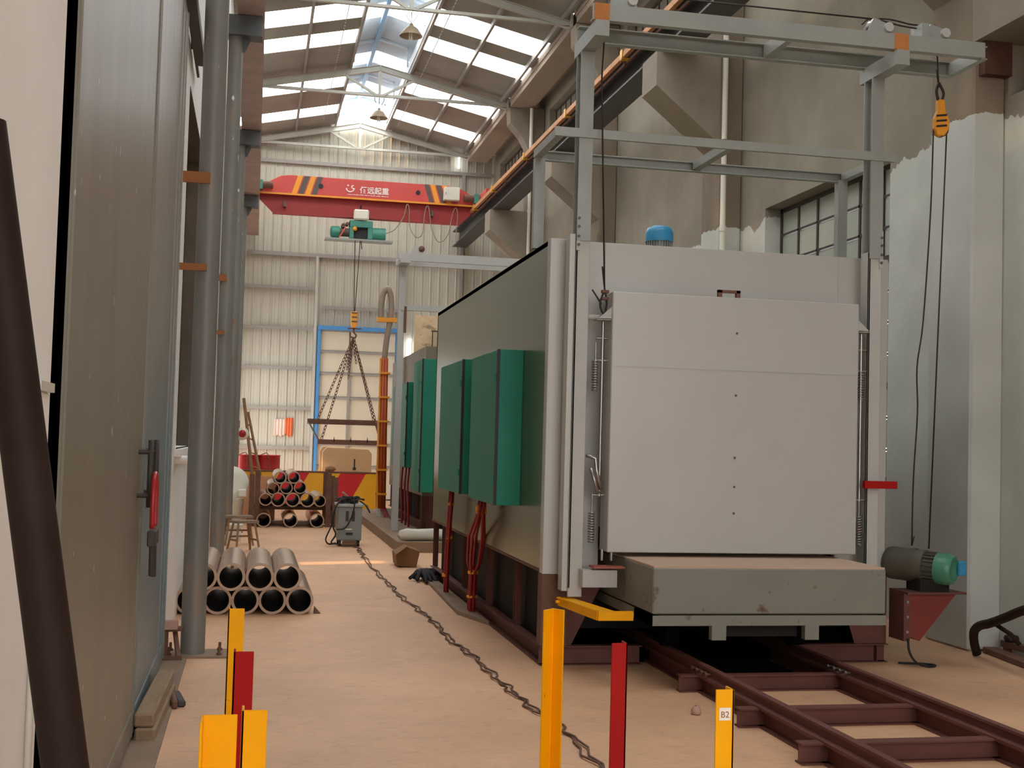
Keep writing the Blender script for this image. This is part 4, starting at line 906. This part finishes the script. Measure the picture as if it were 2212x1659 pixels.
# ================================================================== BACK OF THE HALL
ba = thing('safety_barrier', 'low wall painted in slanting red and yellow stripes at the end of the hall', 'barrier', (1.7, 28, 0))
MB().box(-.3, 2.84, 28.0, 28.16, 0, .80).build('body', m_conc, ba)
zt = .795; sl_ = .42
edges = [-.3, .1, .72, 1.26, 1.95, 2.52, 2.84]
cols_ = ['y', 'r', 'y' if False else 'r', 'y', 'r', 'y']
seq = [(-.3, .3, 'y'), (.3, .62, 'y'), (.62, 1.26, 'r'), (1.26, 1.95, 'y'), (1.95, 2.52, 'r'), (2.52, 3.3, 'y')]
for a, b, k in seq:
    poly = [(max(-.3, min(2.84, a - sl_)), .01), (max(-.3, min(2.84, b - sl_)), .01), (min(2.84, b), zt), (min(2.84, a), zt)]
    if b > 2.84: poly = [(a - sl_, .01), (2.84, .01), (2.84, zt), (a, zt)]
    if a <= -.3: poly = [(-.3, .01), (b - sl_, .01), (b, zt), (-.3, zt)]
    MB().prism(poly, 'y', 27.99, 28.0).build('stripe', m_drumyel if k == 'y' else mat('barrier_red', (196, 24, 36), .5, var=.08), ba)
MB().box(-.3, 2.84, 27.98, 28.18, .80, .83).build('coping', m_rust, ba)
tag(MB().bar((1.95, 28.06, .85), (2.55, 28.06, .85), .05, .03).build('loose_batten', m_beige, loc=(2.2, 28.06, .83)), 'pale wooden batten lying on top of the striped barrier', 'batten')
mb = MB()
rnd = random.Random(5)
mb.lathe([(0.0, 0), (.1, .005), (.13, .04), (.09, .09), (.03, .11), (0, .11)], (1.72, 28.05, .83), n=10)
mb.v = [(x + rnd.uniform(-.02, .02), y + rnd.uniform(-.015, .015), z + rnd.uniform(0, .012)) for x, y, z in mb.v]
tag(mb.build('paper_bag', m_cardboard, loc=(1.72, 28.05, .83)), 'crumpled brown paper bag on top of the striped barrier', 'bag')
for i, (x, y, lab) in enumerate(((-.1, 28.75, 'red and yellow oil drum at the left, behind the leaning ladder'), (.37, 28.85, 'red and yellow oil drum at the right, beside the ladder foot'))):
    d = thing('oil_drum', lab, 'drum', (x, y, 0), 'red and yellow oil drums')
    MB().box(x - .2, x + .2, y - .2, y + .2, 0, .27).build('pallet', m_rust, d)
    MB().lathe([(0, .27), (.265, .27), (.275, .29), (.265, .31), (.265, .82)], (x, y, 0), n=26).build('lower_half', m_drumyel, d)
    MB().lathe([(.265, .82), (.275, .84), (.265, .86), (.265, 1.12), (.275, 1.14), (.27, 1.155), (.25, 1.145), (0, 1.14)], (x, y, 0), n=26).build('upper_half', m_drumred, d)
    MB().tube(spline([(x - .2, y - .2, 1.14), (x - .05, y - .24, 1.2), (x, y - .28, 1.1), (x + .01, y - .28, .85)], 5), .01, 6).build('strap', m_rust, d)
tag(MB().add([(-.18, 24.0, .0), (.46, 24.0, .0), (.46, 24.02, .0), (-.18, 24.02, .0), (-.18, 24.2, .82), (.46, 24.2, .82), (.46, 24.22, .82), (-.18, 24.22, .82)], [(0, 3, 2, 1), (4, 5, 6, 7), (0, 1, 5, 4), (1, 2, 6, 5), (2, 3, 7, 6), (3, 0, 4, 7)]).build('plywood_sheet', m_ply, loc=(.14, 24.1, 0)),
    'orange-brown plywood sheet leaning behind the left end of the pipe rack', 'board')
bb = thing('cable_reel_board', 'rounded beige board standing behind the striped barrier', 'board', (2.2, 29.5, 0))
MB().prism([(1.62, .0), (2.78, .0), (2.78, 1.22), (2.7, 1.33), (1.72, 1.36), (1.62, 1.26)], 'y', 29.5, 29.54).build('face', m_beige, bb, bevel=.01)
MB().prism([(1.56, .0), (1.66, .0), (1.66, 1.26), (1.72, 1.38), (1.62, 1.36), (1.56, 1.26)], 'y', 29.54, 29.62).build('rim', m_beige, bb)
tag(MB().cyl((2.36, 29.3, .0), (2.36, 29.3, 1.1), .018, 8).cyl((2.36, 29.3, .84), (2.36, 29.3, .9), .04, 8).build('valve_spindle', m_black, loc=(2.36, 29.3, 0)), 'thin dark valve spindle standing before the rounded beige board', 'rod')
la = thing('bamboo_ladder', 'bamboo and wood ladder leaning beside the red oil drums', 'ladder', (.15, 27.6, 0))
MB().cyl((.13, 27.5, 0), (-.22, 27.9, 2.4), .035, 10).build('rail', m_wood, la); MB().cyl((.36, 27.5, 0), (-.12, 27.95, 2.1), .03, 10).build('rail', m_wood, la)
for k in range(6):
    t = .12 + k * .13; MB().cyl(V(.13, 27.5, 0).lerp(V(-.22, 27.9, 2.4), t), V(.36, 27.5, 0).lerp(V(-.12, 27.95, 2.1), t * 1.1), .015, 8).build('rung', m_wood, la)
fe = thing('extinguisher_sign', 'round red and white disc sign beside the ladder', 'sign', (-.22, 27.4, 1.5))
MB().lathe([(0, -.01), (.14, -.01), (.14, .01), (0, .01)], (-.22, 27.4, 1.62), (0, 1, 0), 22).build('disc', m_white, fe)
MB().lathe([(0, -.012), (.08, -.012), (.08, -.01)], (-.22, 27.4, 1.62), (0, 1, 0), 22).build('red_centre', m_drumred, fe)
MB().cyl((-.3, 27.42, 0), (-.3, 27.42, 1.9), .02, 8).box(-.3, -.2, 27.41, 27.43, 1.6, 1.64).build('stand', m_rust, fe)
cl_ = MB(); n_ = 14
for j, (x0, x1, z0, z1) in enumerate([(.52, .80, 1.6, 2.02)]):
    vs = [(x0 + (x1 - x0) * i / n_, YE + .035 - .015 * math.sin(i * 1.6) - .01 * k, z1 - (z1 - z0) * k - (.02 * math.sin(i * .9) if k else 0)) for k in (0, 1) for i in range(n_ + 1)]
    cl_.add(vs, [(i, i + 1, n_ + 2 + i, n_ + 1 + i) for i in range(n_)], True)
a_ = cl_.build('hanging_cloth', m_pinkcloth, loc=(.65, YE + .03, 2.0)); tag(a_, 'pale pink cloth hung on the sheet-metal end wall', 'cloth', 'cloths drying on the end wall')
cl_ = MB(); vs = [(.80 + .19 * i / n_, YE + .035 - .02 * math.sin(i * 1.3) - .012 * k, 2.06 - (.5 - .1 * abs(i - 8) / 8) * k) for k in (0, 1) for i in range(n_ + 1)]
cl_.add(vs, [(i, i + 1, n_ + 2 + i, n_ + 1 + i) for i in range(n_)], True)
a_ = cl_.build('hanging_cloth', m_orgcloth, loc=(.9, YE + .03, 2.0)); tag(a_, 'orange cloth hung on the sheet-metal end wall', 'cloth', 'cloths drying on the end wall')
for o in (a_,): pass
# white tub and lid, clutter by the left wall
tb = thing('plastic_tub', 'white plastic tub with a round lid propped on it, by the far left columns', 'tub', (-.28, 22.6, 0))
MB().lathe([(0, 0), (.13, 0), (.17, .45), (.18, .46), (.165, .47), (0, .46)], (-.28, 22.6, 0), n=22).build('tub', m_white, tb)
MB().lathe([(0, -.03), (.12, -.02), (.24, -.01), (.29, .01), (.28, .03), (.12, .02), (0, .02)], (-.32, 22.5, .75), V(.25, -1, .2), 26).build('lid', m_white, tb)
MB().box(-.22, -.06, 22.4, 22.6, .5, .64).build('bucket', m_white, tb, bevel=.02)
ck = thing('stacked_crate', 'low pale crate standing by the left wall behind the stools', 'crate', (-.3, 19.4, 0))
MB().box(-.5, -.12, 19.2, 19.6, 0, .2).box(-.52, -.1, 19.18, 19.62, .2, .24).build('crate', m_bag, ck)
tag(MB().tube(spline([(-.55, 14.3, 2.2), (-.52, 14.3, 1.85), (-.53, 14.3, 1.55)], 5), .012, 6).build('hanging_strap', m_black, loc=(-.54, 14.3, 1.6)), 'black strap hanging on the left wall between the first two columns', 'strap')
fa = thing('fire_point', 'red fire extinguisher hung on the left wall behind the first column', 'extinguisher', (-.5, 14.0, .95))
MB().lathe([(0, 0), (.055, 0), (.06, .02), (.06, .36), (.04, .42), (.018, .44), (.018, .48), (0, .48)], (-.52, 14.0, .95), n=16).build('cylinder', m_drumred, fa)
MB().tube(spline([(-.52, 14.0, 1.42), (-.47, 13.97, 1.38), (-.45, 13.97, 1.2)], 5), .012, 6).box(-.55, -.49, 13.98, 14.02, 1.42, 1.46).build('valve', m_black, fa)
MB().box(-.6, -.56, 13.97, 14.03, 1.05, 1.3).build('wall_hook', m_rust, fa)

# cable riser with hose loop
cy_ = thing('cable_riser', 'tall orange cable riser with yellow ties and a grey hose loop on top', 'riser', (2.4, 23.2, 0))
YR = 23.2
bundle([((2.40, YR, .3), .045), ((2.38, YR, 1.5), .05), ((2.36, YR, 3.1), .045)], 6, cy_, 'cable', r_=.03, m=m_orgcable)
MB().box(2.28, 2.31, YR - .04, YR + .04, .3, 3.1).build('side_rail', m_craneyel, cy_)
for z in (.55, 1.0, 1.45, 1.9, 2.35, 2.8): MB().box(2.28, 2.47, YR - .14, YR + .13, z, z + .035).build('tie', m_craneyel, cy_)
MB().tube(spline([(2.36, YR, 3.05), (2.4, YR, 3.5), (2.46, YR, 3.95), (2.45, YR, 4.25), (2.38, YR, 4.42), (2.3, YR, 4.3), (2.27, YR, 4.05), (2.27, YR, 3.85)], 6), .055, 12).build('hose_loop', m_hose, cy_)
MB().box(2.2, 2.62, YR - .08, YR + .05, 3.78, 3.86).build('support_bar', m_craneyel, cy_)
for k in range(3): MB().tube(spline([(2.38 + .04 * k, YR - .05, .32), (2.4 + .05 * k, YR - .3, .2), (2.42 + .05 * k, YR - .9, .03 if k < 2 else .16), (2.5 + .05 * k, YR - 1.3, .16)], 6), .014, 6).build('tail_cable', m_redcable, cy_)
MB().box(2.3, 2.62, YR - .08, YR + .1, 0, .3).build('foot', m_bag, cy_)

# ================================================================== FURNACE (far)
GX = 2.68
f2 = thing('bogie_furnace', 'second heat-treatment furnace beyond the near one, with teal boxes on its side', 'furnace', (3.6, 19.75, .15))
MB().box(GX, GX + 2.3, 19.75, 24.6, .7, 3.1).build('body', mat('furnace_olive_worn', (118, 106, 90), .5, var=.14, scale=1.5, rust=(150, 104, 66), rust_amt=.62, rust_scale=2), f2)
MB().channel((GX + .03, 19.75, .22), (GX + .03, 24.6, .22), .07, .14, flip=-1).build('base_beam', m_brown, f2)
for y in (20.6, 21.6, 22.6, 23.6, 24.5): MB().ibeam((GX + .05, y, .29), (GX + .05, y, .7), .05, .08, .006, (0, 1, 0)).build('frame_post', m_brown, f2)
MB().box(GX, GX + .22, 19.75, 19.83, .15, .7).box(GX + .22, GX + .5, 19.76, 19.8, .5, .56).build('corner_post', m_brown, f2)
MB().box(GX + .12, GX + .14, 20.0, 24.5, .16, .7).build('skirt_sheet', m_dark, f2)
term_box(20.1, 22.1, 1.14, 2.53, 2.44, f2, GX); term_box(18.72, 19.7, .80, 2.83, 2.50, f2, 2.85, 'cover_box')
for y in (20.5, 20.9, 21.4):
    MB().tube(spline([(2.56, y, 1.14), (2.54, y, .8), (2.55, y - .1, .4), (2.56, y - .1, .16)], 5), .016, 6).build('cable', m_redcable, f2)
# its gantry
g2 = thing('door_gantry', 'farther grey door-lifting gantry above the second furnace', 'gantry', (3.4, 19.8, .15))
MB().ibeam((2.26, 19.8, .15), (2.26, 19.8, 4.38), .1, .12, .012, (0, 1, 0)).build('post', m_post, g2)
MB().ibeam((4.6, 19.8, 3.1), (4.6, 19.8, 4.38), .1, .12, .012, (0, 1, 0)).build('post', m_post, g2)
MB().box(2.18, 2.34, 19.4, 19.95, 4.38, 4.45).build('cap_beam', m_post, g2)
MB().box(2.16, 4.9, 19.45, 19.51, 4.42, 4.55).build('top_beam', m_post, g2)
MB().box(2.16, 4.9, 19.88, 19.94, 4.40, 4.5).build('top_beam', m_post, g2)
MB().box(2.25, 4.6, 19.72, 19.8, 3.66, 3.75).build('middle_beam', m_post, g2)
p = MB().prism([(2.36, 4.55), (2.6, 4.55), (2.56, 4.62), (2.44, 4.66), (2.38, 4.62)], 'y', 19.48, 19.6).build('pulley_housing', m_post, g2)
MB().lathe([(0, -.03), (.05, -.03), (.035, 0), (.05, .03), (0, .03)], (2.52, 19.5, 4.62), (0, 1, 0), 16).build('sheave', m_rust, p)
MB().box(2.3, 2.34, 19.7, 19.74, 3.3, 3.72).build('guide', m_rust, g2)
tag(MB().box(2.72, 3.3, 21.6, 21.68, 3.1, 3.78).build('insulation_board', m_stain, loc=(3.0, 21.64, 3.1)), 'stained beige insulation board standing on the far furnace roof', 'board')
tag(MB().bar((3.02, 21.5, 3.1), (3.02, 21.5, 3.5), .015, .015, (0, 1, 0)).bar((3.2, 21.5, 3.1), (3.2, 21.5, 3.5), .015, .015, (0, 1, 0)).bar((3.11, 21.5, 3.1), (3.11, 21.5, 3.46), .012, .012, (0, 1, 0)).bar((3.0, 21.5, 3.5), (3.3, 21.5, 3.5), .02, .02).build('wire_rack', m_frame, loc=(3.1, 21.5, 3.1)), 'small dark wire rack standing before the stained insulation board', 'rack')
struct(MB().prism([(2.05, 17.5), (5.2, 17.5), (5.2, 25.5), (2.05, 25.5)], 'z', 0, .15), 'floor_plinth', m_plinth)
struct(MB().box(2.2, 4.66, 8.86, 14.2, 0, .006).box(3.0, 3.87, 7.86, 8.86, 0, .006), 'floor_shade', m_undershade)  # thin black sheet paints the deep shade under car and furnace
struct(MB().prism([(2.075, 10.7), (2.06, 10.72), (1.9, 11.35), (1.92, 12.2), (2.0, 15.05), (2.08, 15.2)], 'z', 0, .035), 'floor_apron', m_plinth)
mb = MB(); rnd = random.Random(11)
mb.lathe([(0, -.42), (.06, -.4), (.085, -.3), (.075, -.1), (.09, .1), (.07, .3), (.03, .42), (0, .42)], (2.5, 17.75, .235), (1, .1, 0), 12)
mb.v = [(x + rnd.uniform(-.015, .015), y + rnd.uniform(-.015, .015), max(.152, z + rnd.uniform(-.012, .012))) for x, y, z in mb.v]
tag(mb.build('plastic_bag', m_bag, loc=(2.5, 17.75, .15)), 'white plastic bundle lying on the concrete plinth of the far furnace', 'bag')
bx = thing('cardboard_box', 'crushed brown cardboard box on the floor by the near furnace rear', 'box', (1.98, 15.75, 0))
MB().prism([(1.82, 0.02), (2.06, 0), (2.1, .2), (1.95, .25), (1.80, .17)], 'y', 15.5, 15.95).build('carton', m_cardboard, bx)
MB().add([(1.80, 15.5, .17), (1.95, 15.5, .25), (1.93, 15.42, .27), (1.78, 15.4, .16)], [(0, 1, 2, 3)]).build('flap', m_cardboard, bx)
mb = MB(); rnd = random.Random(2)
for k in range(16):
    a = rnd.uniform(-2.9, -.2); p0 = V(1.98 + rnd.uniform(-.05, .06), 14.2 + rnd.uniform(-.15, .15), .05)
    mb.tube(spline([p0, p0 + V(math.cos(a) * .08, math.sin(a) * .15, .05), p0 + V(math.cos(a) * .2, math.sin(a) * .4, -.02)], 4), [.035] * 4 + [.03] * 2 + [.02] * 3, 6)
tag(mb.build('rag_heap', m_rag, loc=(1.98, 14.2, 0)), 'heap of dark rags and gloves on the floor beside the near furnace', 'rags')

# ================================================================== LEFT FOREGROUND
POLE0 = (-.166,); POLE1 = 2.18
tag(MB().cyl((POLE0[0], 2.5, .0), (-.526, 2.5, POLE1), .043, 24).build('leaning_pole', m_pole, loc=(POLE0[0], 2.5, 0)), 'thick dark brown steel pole leaning against the left wall, nearest the camera', 'pole')
ul = thing('cable_cutter', 'red-handled bolt cutter hanging on the steel door handle', 'tool', (-.49, 6.6, 1.0))
MB().tube(spline([(-.475, 6.45, 1.12), (-.475, 6.44, 1.25), (-.475, 6.48, 1.36), (-.475, 6.55, 1.39), (-.475, 6.62, 1.34), (-.475, 6.63, 1.2), (-.475, 6.62, 1.12)], 5), .013, 8).build('handles', m_drumred, ul)
MB().box(-.495, -.455, 6.42, 6.66, 1.03, 1.11).build('joint', m_frame, ul, bevel=.006)
MB().cyl((-.475, 6.47, 1.04), (-.475, 6.5, .88), .012, 8).build('jaw', m_frame, ul); MB().cyl((-.475, 6.62, 1.04), (-.475, 6.66, .86), .014, 8).build('jaw', m_frame, ul)
def beam(loc, p, q, w_, h_, label, m=m_timber):
    return tag(MB().bar(p, q, w_, h_).build('timber_baulk', m, loc=loc, bevel=.01), label, 'timber', 'timber baulks beside the steel door')
beam((-.5, 6.9, 0), (-.49, 6.72, .035), (-.46, 7.95, .035), .105, .07, 'lower timber baulk on the floor beside the steel door, under another')
beam((-.5, 6.9, .07), (-.50, 6.74, .107), (-.47, 7.98, .107), .10, .07, 'upper timber baulk lying on another beside the steel door')
beam((-.45, 7.7, 0), (-.385, 7.5, .025), (-.47, 8.25, .025), .035, .05, 'thin dark wooden bar lying on the floor past the baulks', m_rust)
beam((-.4, 7.6, 0), (-.35, 7.55, .02), (-.40, 7.85, .02), .05, .04, 'short dark wooden block on the floor beside the thin bar', m_frame)
sc_ = thing('scrap_rack', 'small rusty scrap frame on the floor between door and first column', 'scrap', (-.5, 9.2, 0))
MB().bar((-.55, 9.2, .01), (-.55, 9.2, .2), .03, .03, (0, 1, 0)).bar((-.45, 9.05, .01), (-.5, 9.3, .2), .03, .03).bar((-.57, 9.05, .02), (-.43, 9.05, .02), .03, .04).bar((-.57, 9.2, .2), (-.45, 9.25, .2), .05, .03).build('frame', m_rust, sc_)
MB().box(-.57, -.47, 9.1, 9.2, .215, .27).build('brick', m_brick, sc_)
cb = thing('conduit_box', 'small white electrical box with conduit on the near left wall', 'box', (-.57, 3.45, 1.6))
MB().box(-.57, -.545, 3.38, 3.56, 1.3, 1.7).build('box', m_wallL, cb, bevel=.006)
MB().box(-.57, -.535, 3.36, 3.58, 1.7, 1.725).build('lid', m_bag, cb)
MB().cyl((-.558, 3.55, .5), (-.558, 3.55, 1.3), .01, 8).build('conduit', m_bag, cb)
tag(MB().cyl((-.60, 10.25, 1.385), (-.45, 10.25, 1.385), .035, 14).build('pipe_stub', m_wallL, loc=(-.6, 10.25, 1.385)), 'short whitewashed pipe stub sticking out of the left wall under the window', 'pipe')

# ================================================================== RIGHT FOREGROUND
tag(MB().tube(spline([(5.70, 8.98, .02), (5.655, 8.95, .12), (5.625, 8.9, .21), (5.56, 8.72, .28), (5.50, 8.5, .33), (5.47, 8.25, .41), (5.46, 8.0, .5), (5.45, 7.7, .56), (5.45, 7.4, .57)], 5), .035, 12).tube([(5.5, 8.45, .34), (5.58, 8.35, .27), (5.62, 8.3, .2)], .018, 8).tube(spline([(5.45, 7.4, .57), (5.47, 7.2, .5), (5.5, 7.1, .3), (5.52, 7.08, .02)], 5), .035, 12)
    .build('bent_pipe', m_pole, loc=(5.6, 8.9, 0)), 'bent dark steel pipe standing on the floor by the right pier', 'pipe')
tag(MB().bar((5.90, 9.12, .025), (5.62, 7.2, .025), .11, .05).build('floor_plank', m_rust, loc=(5.8, 8.5, 0), bevel=.006), 'brown plank lying on the floor along the right wall', 'plank')
tag(MB().bar((5.985, 9.05, .09), (5.95, 7.4, .09), .06, .05).bar((5.985, 9.0, .0), (5.985, 9.0, .07), .05, .05, (0, 1, 0)).bar((5.95, 7.5, .0), (5.95, 7.5, .07), .05, .05, (0, 1, 0)).build('wall_plank', m_rust, loc=(5.97, 8.5, 0)), 'narrow plank on blocks against the foot of the right wall', 'plank')
tag(MB().lathe([(0, 0), (.05, .0), (.06, .03), (.05, .05), (0, .06)], (5.985, 8.95, .116), n=14).build('rubber_pad', m_black, loc=(5.985, 8.95, .116)), 'round black rubber pad lying on the narrow wall plank', 'pad')
mb = MB(); rnd = random.Random(9); mb.lathe([(0, 0), (.028, .004), (.034, .025), (.02, .05), (0, .055)], (2.66, 7.12, 0), n=9)
mb.v = [(x + rnd.uniform(-.004, .004), y + rnd.uniform(-.004, .004), z) for x, y, z in mb.v]
tag(mb.build('stone', m_brick, loc=(2.66, 7.12, 0)), 'small pinkish stone on the floor beside the rail track', 'stone')
